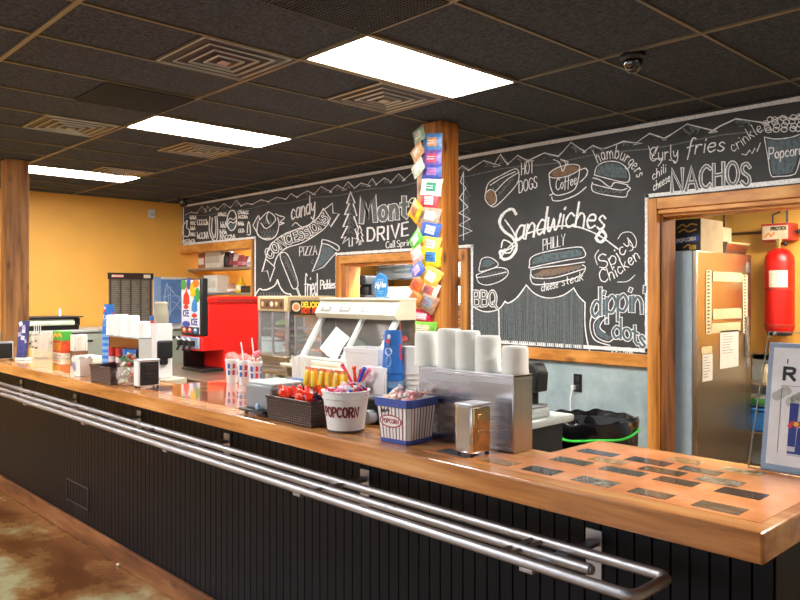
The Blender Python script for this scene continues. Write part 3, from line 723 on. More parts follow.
draw('nacho_basket_drawing', [k(45, 170, 40, 240, 90, 272, 140, 250, 158, 190, 150, 150), k(15, 195, 45, 140, 52, 165), k(55, 160, 100, 120, 140, 160, 90, 210, 60, 180), k(100, 118, 90, 150, 105, 185), k(140, 130, 160, 140, 188, 150, 165, 175, 185, 180, 160, 190), k(20, 200, 60, 260, 110, 262)], .011, 'chalk basket of nachos', 'chalk', [], [k(55+18*i, 215, 65+18*i, 235, 75+18*i, 220) for i in range(5)]+[k(60+16*i, 245, 70+16*i, 258, 80+14*i, 240) for i in range(5)]+[q(45, 150, 28, 205), q(100, 130, 82, 175, 118, 180), q(150, 150, 172, 168), q(40, 175, 70, 190)]+[k(70+14*i, 160, 78+14*i, 185, 88+14*i, 170) for i in range(4)])
draw('ribbon_drawing', [k(85, 375, 110, 305, 170, 250, 250, 215, 320, 190, 370, 150, 400, 100), k(130, 415, 150, 360, 200, 315, 280, 290, 350, 250, 410, 205, 438, 155), q(85, 375, 130, 415), q(400, 100, 438, 155), q(400, 110, 450, 72, 452, 125, 486, 130, 440, 200, 425, 175), q(85, 378, 66, 445, 95, 440, 108, 498, 135, 420)], .012, 'long chalk ribbon banner behind CONCESSIONS')
word('CONCESSIONS', [(270.5, 259), (278, 250.5), (293, 242), (308, 237), (321, 228), (328, 219.5)], 9.5, .014, fat=.034, tilt=.75, gap=.25, infill='board')
word('PIZZA', [(299.5, 256), (317, 254.5)], 9, .008)
draw('pizza_slice_drawing', [k(395, 270, 430, 278, 482, 305, 478, 330, 430, 300, 392, 290, 395, 270), q(392, 290, 375, 360, 340, 445, 400, 420, 470, 340)], .012, None, 'chalk', [(2, q(396, 298, 380, 362, 352, 432, 398, 412, 462, 340, 430, 310))], [circ(250+x/5.45, 190+y/5.45, 1.8, n=8) for x, y in ((405, 330), (440, 330), (400, 370), (430, 365), (380, 400))]+[k(345, 380, 335, 395, 350, 405)])
draw('corn_dog_drawing', [k(170, 385, 165, 350, 190, 340, 215, 370, 245, 450, 262, 510, 250, 538, 230, 530, 205, 470, 170, 385), q(252, 535, 272, 590), q(258, 532, 278, 588)], .010, None, 'chalk', [], [k(180+9*i, 360+18*i, 200+8*i, 375+17*i, 190+9*i, 400+16*i) for i in range(8)])
word('fried', [(304.5, 296), (310, 296), (317.5, 295.5)], 22, .012, gap=.14)
word('Pickles', [(320.5, 289), (335, 288)], 8.5, .013, gap=.12)
draw('fringe_drawing', [k(20, 590, 50, 540, 70, 545, 100, 540, 135, 520, 150, 490), k(150, 490, 165, 530, 190, 560, 220, 568), k(220, 568, 232, 590)], .016, 'chalk curtain edge above the red drink machine', 'chalk', [], [q(60+15*i, 560, 60+15*i, 592) for i in range(10)])
# far left header: small drawings and scribbled menu lines
k = kx(170, 190, 7.5)
def scrib(x0, x1, y, h, n):
    out = []
    for i in range(n):
        x = x0+(x1-x0)*i/n; w = (x1-x0)/n*.8
        t = random.choice([0, 1, 2])
        if t == 0: out.append(k(x, y, x+w*.2, y-h, x+w*.6, y-h*.6, x+w, y-h*.1))
        elif t == 1: out.append(k(x+w, y-h*.9, x, y-h*.7, x+w*.2, y, x+w, y-h*.2))
        else: out.append(k(x, y-h, x+w*.1, y, x+w*.5, y-h*.6, x+w*.9, y))
    return out
for x0, x1, y, h, n in ((150, 200, 220, 28, 4), (155, 195, 262, 28, 3), (155, 192, 300, 26, 3), (155, 192, 345, 26, 3), (82, 190, 395, 26, 7), (205, 290, 262, 44, 5), (205, 292, 365, 50, 5), (362, 425, 195, 26, 5), (380, 430, 282, 44, 3), (375, 430, 330, 34, 3), (375, 495, 368, 34, 6), (510, 592, 180, 26, 6), (515, 585, 212, 24, 5), (510, 558, 265, 26, 4), (515, 560, 318, 28, 3)):
    draw('menu_scribble', scrib(x0, x1, y, h, n), .009)
draw('menu_sketch', [k(100, 340, 90, 290, 110, 250, 130, 230, 125, 280, 145, 300, 140, 345, 100, 345), k(300, 200, 295, 300, 320, 370, 350, 372, 358, 290, 352, 195), k(318, 210, 312, 300, 330, 360), k(338, 200, 345, 280, 338, 355), k(580, 320, 582, 270, 590, 240, 600, 270, 602, 330, 580, 335)], .012, 'small chalk sketches of snacks over the alcove')
pc = [(170+(464+36*math.cos(t))/7.5, 190+(228-76*math.sin(t)-4*math.cos(t))/7.5) for t in [2*PI*i/28 for i in range(29)]]
wv0 = k(430, 240, 450, 212, 475, 222, 498, 200); wv1 = k(432, 262, 452, 238, 478, 248, 500, 222)
m = MB()
ribbon(m, [pc], 1.2, wpix(.003), 0, .15, LIFT); ribbon(m, [wv0, wv1], 1.0, wpix(.003), 0, .15, LIFT)
low = [p for p in pc if p[1] > 190+(245-(p[0]-220)*.0)/7.5]
if len(low) > 2: m.add([wpix(.0014)(*p) for p in low], [list(range(len(low)))], 1)
m.build('cola_globe_drawing', [M['chalk'], M['chalkblue']], cb)['label'] = 'round chalk cola emblem with a wave across it'
# ================================================================ THINGS
def V(p): return tuple(p)
def one(name, mb, mats, label, cat, loc, rz=0, group=None):     # a thing that is one mesh
    o = mb.build(name, mats, None, loc); o.rotation_euler = (0, 0, rz); tag(o, label, cat, group); return o
def panel_text(mb, s, x0, x1, z, h, w, fmap, mat, **k):         # straight line of lettering on a face
    ribbon(mb, text_strokes(s, [(x0, z), (x1, z)], h, **k), w, fmap, mat)

# ---------------------------------------------------------------- snack bags on the post
BAGS = [  # centre px, py, width px, height px, tilt deg, main, patch, label, column
 (432.5, 142, 16, 15, -4, '5a8ac0', 'e8a070', 'blue and orange snack bag, highest of the right column on the post', 1),
 (432, 158, 16, 15, -4, '7a5fa8', 'd8506a', 'purple and pink snack bag second from the top of the right column', 1),
 (432, 171.5, 16, 13, -5, '3c4f9c', '9c7cc0', 'dark blue snack bag just above the white one with green print', 1),
 (431.5, 187, 17, 15, -8, 'ece8d8', '2a8a6a', 'white snack bag with green lettering on the post', 1),
 (429.3, 200.7, 15, 14, -6, 'c83848', 'f0dcd8', 'red snack bag with white print below the green lettered bag', 1),
 (430, 215.7, 17, 15, -14, 'a89484', 'e8e0d4', 'taupe and white snack bag below the red and white bag', 1),
 (430.5, 229.8, 16, 14, -16, '3a5cae', 'e0e4ee', 'blue and white snack bag under the taupe one', 1),
 (431, 244.2, 15, 14, -14, 'f0cf58', 'f4ecd0', 'yellow snack bag with cream patch under the blue and white bag', 1),
 (431, 256.8, 17, 17, -6, 'f2c628', '2f78b8', 'bright yellow snack bag with a blue picture', 1),
 (431, 276.5, 16, 17, -30, 'e8b84c', 'f2ead8', 'tilted yellow and cream snack bag below the blue picture bag', 1),
 (429, 290, 16, 15, -22, 'e8d2c0', 'c86a50', 'pale snack bag with a rusty print low on the post', 1),
 (428, 302.5, 15, 16, -28, 'b08468', '8aa0b4', 'brown and grey blue snack bag above the lowest red bag', 1),
 (421.5, 316.3, 19, 12, -6, 'd02848', 'f0b8c0', 'red and pink snack bag second from the bottom', 1),
 (423, 328.5, 23, 13, -4, '7cbc4a', 'd8c8a0', 'green snack bag lowest of all on the post', 1),
 (418.9, 135, 14, 13, 18, '8a9c84', 'c8ccb8', 'grey green snack bag highest of the left column on the post', 0),
 (417.4, 152, 15, 13, 32, 'c89870', 'e0b890', 'tan snack bag second from the top of the left column', 0),
 (418, 168, 15, 12, 30, 'c4d0b8', 'eef0e6', 'pale green and white snack bag third down the left column', 0),
 (415.5, 211, 14, 17, -38, 'f2a81e', '9a6420', 'orange yellow snack bag sticking out beside the chalk letters', 0),
 (416, 239.6, 16, 13, 38, '58b83c', 'f0e8e0', 'green edged white snack bag in the left column', 0),
 (416.7, 254.8, 14, 15, 22, 'e0a090', 'f4ece0', 'pink and cream snack bag below the green edged one', 0),
 (417.5, 270, 16, 13, 34, '4a64c0', 'd8b0d0', 'blue and lilac snack bag tilted in the left column', 0),
 (416.7, 285, 14, 16, -34, 'e0682c', 'c85020', 'deep orange snack bag below the blue and lilac one', 0),
 (415.4, 297, 13, 13, -40, 'd8863c', 'b06a3a', 'light orange brown snack bag lowest of the left column', 0),
]
def pillow(mb, w, h, t, n=8):
    def surf(s):
        vs = []
        for j in range(n+1):
            for i in range(n+1):
                u, v = -1+2*i/n, -1+2*j/n
                k = (1-abs(u)**2.6)*(1-abs(v)**3)
                pinch = 1-.06*(1-v*v)
                crimp = .0015*math.sin(i*2.4) if abs(v) > .9 else 0
                vs.append((u*w/2*pinch, s*(t/2*k)+crimp, v*h/2))
        return vs
    for s in (-1, 1):
        vs = surf(s); 
        for j in range(n):
            for i in range(n):
                a = j*(n+1)+i; cell = (1 < i < n-2 and 1 < j < n-2)
                edge = j == 0 or j == n-1
                mb.add([vs[a], vs[a+1], vs[a+n+2], vs[a+n+1]], [[0, 1, 2, 3]], 1 if cell and s < 0 else 2 if edge else 0)
random.seed(21)
for i, (px, py, w, h, tl, c1, c2, lab, colm) in enumerate(BAGS):
    y = 4.135 if colm else 4.075
    p = SY(px, py, y); d = 5.75/750
    b = MB(); pillow(b, w*d*1.38, h*d*1.16, .03)
    # a short printed line on the patch
    sx = w*d*.3
    for kk in range(2): ribbon(b, [[(-sx, .008-.018*kk), (sx*random.uniform(.4, 1), .008-.018*kk)]], .0045, lambda u, v: (u, -.0185, v), 3)
    o = b.build('snack_bag', [pm(c1, .35, var=.35, scale=28), pm(c2, .4, var=.3, scale=40), pm(c1, .25, var=.25, scale=60), pm(random.choice(['3a2a40', 'ffffff', '284080', 'b02030']), .4)], None, V(p))
    o.rotation_euler = (0, math.radians(-tl), math.radians(20 if colm else -8)); tag(o, lab, 'snack bag', 'snack bags clipped to the post')

# ---------------------------------------------------------------- napkin dispensers
def dispenser(label, x, y, w, dp, h, side, face, loc_rz=0):
    t = thing('napkin_dispenser', label, 'napkin dispenser', (x, y, CT+.0015), loc_rz)
    b = MB(); b.box((-w/2, -dp/2, .008), (w/2, dp/2, h), 0, .008); b.build('body', side, t)
    b = MB(); b.box((w/2-.001, -dp/2+.008, .014), (w/2+.004, dp/2-.008, h-.008), 0, .003); fp = b.build('face_plate', face, t)
    b = MB()
    for zz in (.05, .1): b.box((w/2+.003, -dp*.22, h*zz/.16), (w/2+.0065, dp*.22, h*zz/.16+.03), 0, .002)
    b.build('napkin_slot', face, fp)
    b = MB(); b.box((-w/2-.001, -dp/2-.001, h-.004), (w/2+.003, dp/2+.001, h+.003), 0, .002); b.build('lid', M['chrome'], t)
    for sx in (-1, 1):
        for sy in (-1, 1):
            b = MB(); b.lathe([(.007, 0), (.006, .01)], (sx*(w/2-.009), sy*(dp/2-.009), 0), 10); b.build('foot', M['black'], t)
M['amber'] = metalm('warm_chrome_plate', 'b49468', .18, (20, 20, 20), .3)
dispenser('chrome napkin dispenser in front of the steel cup stand', -1.476, 1.70, .068, .088, .152, M['mirror'], M['amber'])
dispenser('black faced napkin dispenser right of the glass candy bowl', -3.672, 1.70, .06, .115, .14, M['white'], M['black'])
p = SZ(5, 362, CT); dispenser('black faced napkin dispenser at the left edge of the picture', p.x-.15, p.y+.03, .06, .12, .13, M['white'], M['black'])

# ---------------------------------------------------------------- cup stands with foam cups
def cup_stand(label, x0, x1, mat, end, h=.045):
    w = x1-x0; t = thing('cup_stand', label, 'cup stand', (x0+w/2, 1.795+h, CT+.0012))
    b = MB(); b.box((-w/2, -h, 0), (w/2-.004, h, .228), 0, .003); b.build('body', mat, t)
    b = MB(); b.box((w/2-.004, -h-.001, 0), (w/2, h+.001, .234), 0, .001); b.build('end_plate', end, t)
    b = MB(); b.box((-w/2, -h-.001, .226), (w/2, h+.001, .234), 0, .002); b.build('top_plate', M['chrome'], t)
    return t
M['steelrefl'] = metalm('steel_painted_reflection', '8a6a58', .3, (3, 3, 30))  # brown reflection put into the steel's base colour
cup_stand('long stainless cup stand behind the chrome napkin dispenser', -1.80, -1.395, M['steel'], M['steelw'])
cup_stand('metal cup stand with painted brown reflection, behind the glass candy bowl', -4.385, -3.972, M['steelrefl'], M['lgrey'], .036)  # pale end plate colours in the stand's lit side
def foam_stack(label, x, h, r=.043):
    b = MB(); prof = [(r*1.0, 0), (r*1.02, .004)]
    n = int((h-.07)/.012)
    for i in range(n): prof += [(r*1.02-.0006*(i % 2), .01+i*.012), (r-.0004, .016+i*.012)]
    prof += [(r*.985, h-.03), (r*.97, h-.010), (r*.93, h-.003), (r*.86, h), (r*.8, h-.002), (r*.1, h-.002)]
    b.lathe(prof, seg=28); one('foam_cup_stack', b, M['foam'], label, 'foam cups', (x, 1.84, CT+.0012+.234), 0, 'white foam cup stacks')
TOPZ = 1.301
for px, py, lab in ((426.5, 332, 'leftmost foam cup stack on the long steel stand'), (449.5, 329, 'tallest foam cup stack, second on the long steel stand'), (468, 331, 'middle foam cup stack on the long steel stand'), (488, 336, 'foam cup stack just left of the short one on the steel stand'), (515, 346.5, 'short foam cup stack at the right end of the steel stand')):
    q = SY(px, py, 1.84); foam_stack(lab, q.x, q.z-TOPZ, .0415)
for px, py, lab in ((113.5, 315, 'leftmost foam cup stack on the brown stand'), (121.5, 314.5, 'second foam cup stack from the left on the brown stand'), (132.5, 315.5, 'third foam cup stack on the brown stand'), (143, 321.5, 'short foam cup stack at the right end of the brown stand')):
    q = SY(px, py, 1.84); foam_stack(lab, q.x, q.z-TOPZ, .0405)

# ---------------------------------------------------------------- blue paper cups
blue = [pm('2c74cc', .35), pm('e8ecf2', .4), pm('d83a3c', .4), pm('16305e', .4), pm('7fa8d8', .4)]
def blue_stack(label, x, y, z, h, r, n, upside=False, rot=0):
    t = thing('paper_cup_stack', label, 'paper cups', (x, y, z), rot)
    hc = min(.17, h*.72)
    st = (h-hc)/max(1, n-1)
    for i in range(n):        # inverted cups, only the lip of each lower one shows
        b = MB(); z0 = i*st
        b.lathe([(r, z0), (r+.003, z0+.002), (r+.003, z0+.007), (r, z0+.009), (r*.985, z0+st+.012)] if i < n-1 else [(r, z0), (r+.003, z0+.002), (r+.003, z0+.007), (r, z0+.009), (r*.72, z0+hc), (r*.66, z0+hc), (r*.64, z0+hc-.006), (.001, z0+hc-.006)], seg=28, mat=0)
        c = b.build('cup', blue if i == n-1 else [blue[0] if i % 2 else blue[4], blue[1]], t)
        if i == n-1:
            m = MB(); zb = z0+.02
            def f(o):
                def g(a, v):
                    rr = r+( .72*r-r)*(v-z0)/hc+o; A = -PI/4-math.pi*0+a; return (rr*math.cos(A), rr*math.sin(A), v)
                return g
            def blob(a, v, ra, rv, mi, o):
                m.add([f(o)(a+ra*math.cos(k*PI/8), v+rv*math.sin(k*PI/8)) for k in range(16)], [list(range(16))], mi)
            blob(-.5, z0+hc*.70, .38, hc*.11, 3, .0010); blob(-.55, z0+hc*.76, .24, hc*.06, 2, .0020); blob(-.42, z0+hc*.86, .2, hc*.06, 1, .0022)
            blob(-.45, z0+hc*.52, .42, hc*.09, 1, .0012); blob(-.4, z0+hc*.3, .32, hc*.14, 4, .0010); blob(.95, z0+hc*.5, .25, hc*.2, 2, .001)
            m.build('printed_picture', blue, c)
q = SZ(395, 410, CT); blue_stack('tall stack of blue printed paper cups behind the striped tub', -2.18, 2.03, CT, .335, .045, 7)
q = SZ(109, 367, CT); blue_stack('stack of blue paper cups left of the brown cup stand', -4.83, 1.98, CT, .41, .042, 13)
b = MB(); prof = []
for i in range(9): prof += [(.043, .02*i), (.045, .02*i+.004), (.042, .02*i+.012)]
prof += [(.034, .27), (.03, .27), (.001, .268)]
q = SY(413, 360, 2.1); one('paper_cup_stack', (b.lathe(prof, seg=26), b)[1], M['white'], 'stack of plain white cups beside the blue cup stack', 'paper cups', (q.x, 2.09, CT))

# ---------------------------------------------------------------- wrapped sweets
def sweet(mb, w, t, twist=True, mi=0):
    mb.ball((0, 0, 0), (w/2, t, t), mi, 10)
    if twist:
        for s in (-1, 1): mb.lathe([(.003, w*.46), (t*.9, w*.46+t*1.2), (t*.8, w*.46+t*1.3)], seg=8, mat=mi, mx=Matrix.Rotation(s*PI/2, 4, 'Y'))
def scatter(name, label, cat, pts, cols, w, t, group, twist=True, euler=None):
    for i, (x, y, z) in enumerate(pts):
        c = cols[i % len(cols)]
        b = MB(); sweet(b, w, t, twist); o = b.build(name, pm(c[0], .28), None, (x, y, z))
        o.rotation_euler = euler(i) if euler else (random.uniform(-.6, .6), random.uniform(-.9, .9), random.uniform(0, 6))
        tag(o, label % c[1], cat, group % c[1] if '%' in group else group)
# ---------------------------------------------------------------- POPCORN bucket
bx, by = -2.045, 1.678
t = thing('popcorn_bucket', 'white bucket with POPCORN in maroon letters, full of sweets', 'bucket', (bx, by, CT+.0015))
b = MB(); RB, RT, HB = .064, .0805, .142
b.lathe([(RB-.003, 0), (RB, .003), (RT-.001, HB-.028), (RT+.003, HB-.026), (RT+.003, HB-.006), (RT+.006, HB-.004), (RT+.006, HB), (RT-.002, HB), (RT-.004, HB-.03), (RB-.004, .006), (.001, .006)], seg=40, cap=False)
b.build('pail', M['white'], t)
cam = math.atan2(-by, -bx); m = MB()
def bf(u, v):
    a = cam+u/.075; rr = RB+(RT-RB)*v/(HB-.027)+.0008; return (rr*math.cos(a), rr*math.sin(a), v)
panel_text(m, 'POPCORN', -.088, .045, .056, .032, .0072, bf, 0, gap=.32)
m.build('lettering', pm('6e1f2c', .5), t)['label'] = 'maroon lettering reading POPCORN'
b = MB(); b.lathe([(RB+.0004, 0), (RB+.0016, .001), (RB+.0018, .006), (RB+.0006, .007)], seg=40, cap=False); b.build('base_ring', M['dark'], t)
b = MB(); b.lathe([(.001, .10), (.069, .10)], seg=30, cap=False); b.build('packing_paper', M['paper'], t)
random.seed(5)
pts = []
for k in range(34):
    a = random.uniform(0, 6.28); rr = .062*math.sqrt(random.random()); pts.append((bx+rr*math.cos(a), by+rr*math.sin(a), CT+.128+.026*(1-(rr/.066)**2)+random.uniform(-.006, .006)))
SW = [('e83a5c', 'pink'), ('2c58c8', 'blue'), ('d82434', 'red'), ('f0a0c0', 'pale pink'), ('e8602c', 'orange'), ('f4f0f4', 'white')]
scatter('wrapped_sweet', '%s wrapped sweet heaped in the POPCORN bucket', 'sweet', pts, SW, .024, .0085, 'sweets heaped in the POPCORN bucket')

# ---------------------------------------------------------------- striped tub
tx, ty = -1.768, 1.706
t = thing('popcorn_tub', 'blue-rimmed striped popcorn tub with red oval badge', 'tub', (tx, ty, CT+.0015), math.radians(6))
st = [pm('f2f0ee', .45), pm('3f56a8', .4), pm('8a3c48', .45), pm('4a4c6a', .45), pm('a03038', .45), pm('2a2430', .5)]
def sq(r, c=.16):
    e = r*(1-c); return [(-e, -r), (e, -r), (r, -e), (r, e), (e, r), (-e, r), (-r, e), (-r, -e)]
def loft(mb, secs, mat=0, capb=True):
    n = len(secs[0][0]); vs = []; fs = []
    for P, z in secs: vs += [(x, y, z) for x, y in P]
    for i in range(len(secs)-1):
        for k in range(n): fs.append([i*n+k, i*n+(k+1) % n, (i+1)*n+(k+1) % n, (i+1)*n+k])
    if capb: fs.append(list(range(n))[::-1])
    mb.add(vs, fs, mat)
r0, r1, HT = .0625, .0755, .142
rz = lambda z: r0+(r1-r0)*z/HT
b = MB(); loft(b, [(sq(r0), 0), (sq(r1), HT), (sq(r1-.004), HT), (sq(r0-.003), .004)]); b.add([(x, y, .11) for x, y in sq(r1-.008)], [list(range(8))], 0)
b.build('body', st, t)
b = MB(); loft(b, [(sq(rz(HT-.026)+.0015), HT-.026), (sq(r1+.003), HT-.024), (sq(r1+.004), HT+.001), (sq(r1-.003), HT+.001)], 1, False); b.build('rim_band', st, t)['label'] = 'blue band around the rim'
b = MB(); loft(b, [(sq(r0+.0015), .0), (sq(rz(.012)+.0015), .012), (sq(rz(.012)), .013)], 1, False); b.build('base_band', st, t)['label'] = 'blue band around the base'
def face(side, off):
    def f(u, z):
        r = rz(z)+off; u = u*rz(z)/r0
        return (u, -r, z) if side == 0 else (r, u, z)
    return f
m = MB()
for side in (0, 1):
    for i in range(9):
        u = -.052+.104*i/8; ribbon(m, [[(u, .014), (u, .06), (u, HT-.027)]], .0042 if i % 2 else .0026, face(side, .0008), 2 if i % 2 else 3)
m.build('stripe', st, t)
m = MB(); cx, cz, ra, rb = -.006, .070, .040, .019
ov = [(cx+ra*math.cos(k*PI/16), cz+rb*math.sin(k*PI/16)-.0*k) for k in range(32)]
m.add([face(0, .0014)(*p) for p in ov], [list(range(32))], 0)
ribbon(m, [ov+[ov[0], ov[1]]], .0036, face(0, .0018), 4)
panel_text(m, 'POPCORN', cx-.031, cx+.031, cz-.006, .013, .003, face(0, .002), 4, gap=.3)
ribbon(m, [C(-.040, .098, -.036, .108, -.032, .098, -.028, .107, -.022, .100, -.016, .108, -.008, .103)], .0036, face(0, .0016), 5)
m.build('badge', st, t)['label'] = 'white oval badge reading POPCORN in red'
pts = []
for k in range(16):
    pts.append((tx+random.uniform(-.052, .052), ty+random.uniform(-.052, .052), CT+HT+random.uniform(-.006, .014)))
scatter('wrapped_sweet', '%s wrapped sweet heaped in the striped tub', 'sweet', pts, [('f0e4e4', 'white'), ('e89aa0', 'rosy'), ('c8d4d0', 'pale green'), ('e8c8b8', 'peach')], .034, .0115, 'sweets heaped in the striped tub')

# ---------------------------------------------------------------- wicker baskets
def basket(label, x0, x1, y0, y1, h):
    t = thing('wicker_basket', label, 'basket', ((x0+x1)/2, (y0+y1)/2, CT+.0015)); w, d = (x1-x0)/2, (y1-y0)/2
    b = MB(); k = .008
    P = lambda a, c: [(-a, -c), (a, -c), (a, c), (-a, c)]
    loft(b, [(P(w*.97, d*.95), 0), (P(w, d), h), (P(w-k, d-k), h), (P(w*.97-k, d*.95-k), .006)]); b.add([(x, y, .006) for x, y in P(w*.97-k, d*.95-k)], [[0, 1, 2, 3]])
    b.build('weave', M['wicker'], t)
    b = MB(); b.tube([(-w, -d, h), (w, -d, h), (w, d, h), (-w, d, h)], .0055, closed=True, seg=8); b.build('rim', M['wicker'], t)
basket('dark wicker basket of sweets between the grey box and POPCORN bucket', -2.434, -2.150, 1.605, 1.735, .088)
basket('dark wicker basket left of the glass candy bowl', -4.16, -3.885, 1.60, 1.75, .086)
b = MB(); b.box((-.125, -.055, 0), (.125, .055, .03), 0, .004); one('card_liner', b, M['paper'], 'white paper liner inside the wicker basket of sweets', 'liner', (-2.292, 1.67, CT+.03))
pts = []
for k in range(11): pts.append((-2.40+.022*k+random.uniform(-.004, .004), 1.635+random.uniform(0, .05), CT+.098+random.uniform(-.006, .014)))
scatter('wrapped_sweet', '%s wrapped sweet in the dark wicker basket', 'sweet', pts, [('f0481e', 'orange'), ('e8341c', 'red orange')], .036, .016, 'orange sweets in the wicker basket')
pts = []
for k in range(14): pts.append((-2.265+.0075*k, 1.64+random.uniform(0, .07), CT+.098+random.uniform(-.006, .012)))
scatter('wrapped_sweet', '%s wrapped sweet at the right end of the wicker basket', 'sweet', pts, [('3a2c80', 'violet'), ('181830', 'dark'), ('c8b0a0', 'pale'), ('8a3a70', 'plum')], .026, .009, 'mixed sweets in the wicker basket')
pts = [(-4.1+.03*k, 1.67+random.uniform(-.04, .04), CT+.05) for k in range(6)]
scatter('wrapped_sweet', '%s wrapped sweet lying in the left wicker basket', 'sweet', pts, [('5a3c30', 'brown'), ('7a5a40', 'tan')], .036, .014, 'sweets in the left wicker basket')
# yellow packets in their tray, standing behind the basket
a0, a1 = SY(307, 380, 1.88), SY(344, 380, 1.88)
t = thing('candy_tray', 'dark open tray holding yellow packets behind the wicker basket', 'tray', ((a0.x+a1.x)/2, 1.88, CT+.0015)); w = (a1.x-a0.x)/2+.01
b = MB(); b.box((-w, -.05, 0), (w, .05, .068)); b.box((-w, -.05, 0), (w, -.046, .10)); b.box((-w, .046, 0), (w, .05, .10)); b.box((-w, -.05, 0), (-w+.004, .05, .10)); b.box((w-.004, -.05, 0), (w, .05, .10)); b.build('box', pm('5a3020', .5), t)
m = MB(); ribbon(m, [[(-w*.8, .035), (w*.8, .035)]], .02, lambda u, v: (u, -.0508, v), 0); m.build('printed_band', pm('c87a28', .5), t)
for k in range(6):
    x = a0.x+(a1.x-a0.x)*k/5; b = MB(); pillow(b, .036, .105, .026)
    o = b.build('sweet_packet', [pm('f2b21c', .3), pm('f4d048', .3), pm('d8641c', .3)], None, (x, 1.88, CT+.122)); o.rotation_euler = (-.1, (-.06 if k % 2 else .1), .35)
    tag(o, 'yellow packet standing in the dark tray behind the basket', 'sweet packet', 'yellow packets in the tray')
# cup of lollipops
q = SY(356, 383, 1.93)
t = thing('paper_cup', 'white paper cup holding bright sticks behind the POPCORN bucket', 'cup', (q.x, 1.93, CT+.0015))
b = MB(); b.lathe([(.03, 0), (.039, .125), (.041, .126), (.041, .13), (.036, .13), (.028, .004), (.001, .004)], seg=24, cap=False); b.build('cup', M['white'], t)
m = MB(); m.lathe([(.0353, .07), (.0372, .1), (.0350, .1)], seg=24, cap=False); m.build('printed_band', pm('34507c', .5), t)
for k, (c, n, dx, dy, hh) in enumerate((('e83a78', 'pink', -.085, .0, .055), ('f0481e', 'orange', -.012, 0, .05), ('d83068', 'magenta', .02, .01, .04), ('3458d0', 'blue', .05, 0, .05), ('e87898', 'rose', .062, .015, .045))):
    b = MB(); b.tube([(0, 0, .02), (dx*.35, dy*.35, .125), (dx, dy, .13+hh)], .0065, seg=8); b.ball((dx, dy, .13+hh), .0095, 0, 8)
    one('candy_stick', b, pm(c, .3), '%s candy stick in the paper cup behind the POPCORN bucket' % n, 'candy stick', (q.x, 1.93, CT+.004), 0, 'candy sticks in the paper cup')
# straws
sx, sy = SZ(300, 399, CT).x, 2.03
t = thing('straw_holder', 'clear blue-based holder of white straws behind the wicker basket', 'straw holder', (sx, sy, CT+.0015))
b = MB(); w = .05
for lo, hi in (((-w, -w*.7, 0), (w, -w*.7+.003, .10)), ((-w, w*.7-.003, 0), (w, w*.7, .10)), ((-w, -w*.7, 0), (-w+.003, w*.7, .10)), ((w-.003, -w*.7, 0), (w, w*.7, .10))): b.box(lo, hi)
b.build('case', M['glass'], t)
b = MB(); b.box((-w+.006, -w*.7+.006, .003), (w-.006, w*.7-.006, .093), 0, .004); b.build('insert', pm('2a86d8', .3), t)
for i in range(16):
    ux, uy = (i % 8-3.5)*.0122, (i//8-.5)*.03
    b = MB(); b.tube([(0, 0, 0), (ux*.2+random.uniform(-.003, .003), 0, .098+random.uniform(-.004, .004))], .0043, seg=10); one('straw', b, M['foam'], 'white straw standing in the blue-based holder', 'straw', (sx+ux, sy+uy, CT+.095), 0, 'white straws in the holder')
# grey printer box
t = thing('receipt_printer', 'grey boxy counter printer with black base beside the wicker basket', 'printer', (-2.545, 1.71, CT+.0015))
b = MB(); b.box((-.092, -.075, .02), (.092, .085, .118), 0, .012); b.build('body', M['grey'], t)
b = MB(); b.box((-.088, -.06, .116), (.09, .084, .128), 0, .008); b.build('lid', M['lgrey'], t)
b = MB(); b.box((-.085, -.11, .012), (.09, .07, .024), 0, .006); b.build('base', M['black'], t)
b = MB(); b.ball((.035, -.095, .035), (.012, .01, .016), 0, 10); b.build('knob', pm('9ab4d8', .3), t)
for s in (-1, 1):
    b = MB(); b.lathe([(.009, 0), (.008, .013)], (s*.07, -.08, 0), 10); b.build('foot', M['black'], t)
# black tape dispenser between the buckets
t = thing('tape_dispenser', 'small black tape dispenser between POPCORN bucket and striped tub', 'tape dispenser', (-2.09, 1.86, CT+.0015))
b = MB(); b.box((-.05, -.03, 0), (.06, .03, .1), 0, .012); b.build('body', M['black'], t)
b = MB(); b.lathe([(.001, -.02), (.024, -.02), (.026, -.016), (.026, .016), (.024, .02), (.001, .02)], seg=20, mx=Matrix.Translation((.02, -.05, .028)) @ Matrix.Rotation(PI/2, 4, 'X')); b.build('roll', M['grey'], t)
# white containers behind
q0, q1 = SY(352, 347, 2.07), SY(386, 347, 2.07)
t = thing('carry_tub', 'wide white plastic tub behind the POPCORN bucket', 'tub', ((q0.x+q1.x)/2, 2.09, CT+.0015)); w = (q1.x-q0.x)/2; hh = q0.z-CT
b = MB(); P = lambda a, c: [(-a, -c), (a, -c), (a, c), (-a, c)]
loft(b, [(P(w*.8, .05), 0), (P(w*.97, .06), hh-.02), (P(w*1.03, .064), hh-.018), (P(w*1.03, .064), hh), (P(w*.93, .056), hh), (P(w*.76, .046), .01)]); b.add([(x, y, .01) for x, y in P(w*.76, .046)], [[0, 1, 2, 3]])
b.build('tub', M['white'], t)
q0, q1 = SY(363, 366, 1.98), SY(386, 366, 1.98)
t = thing('carton', 'small white carton with tiny printed icons in front of the white tub', 'carton', ((q0.x+q1.x)/2, 1.995, CT+.0015)); w = (q1.x-q0.x)/2; hh = q0.z-CT
b = MB(); b.box((-w, -.022, 0), (w, .03, hh), 0, .003); b.build('box', pm('e8e8ea', .6), t)
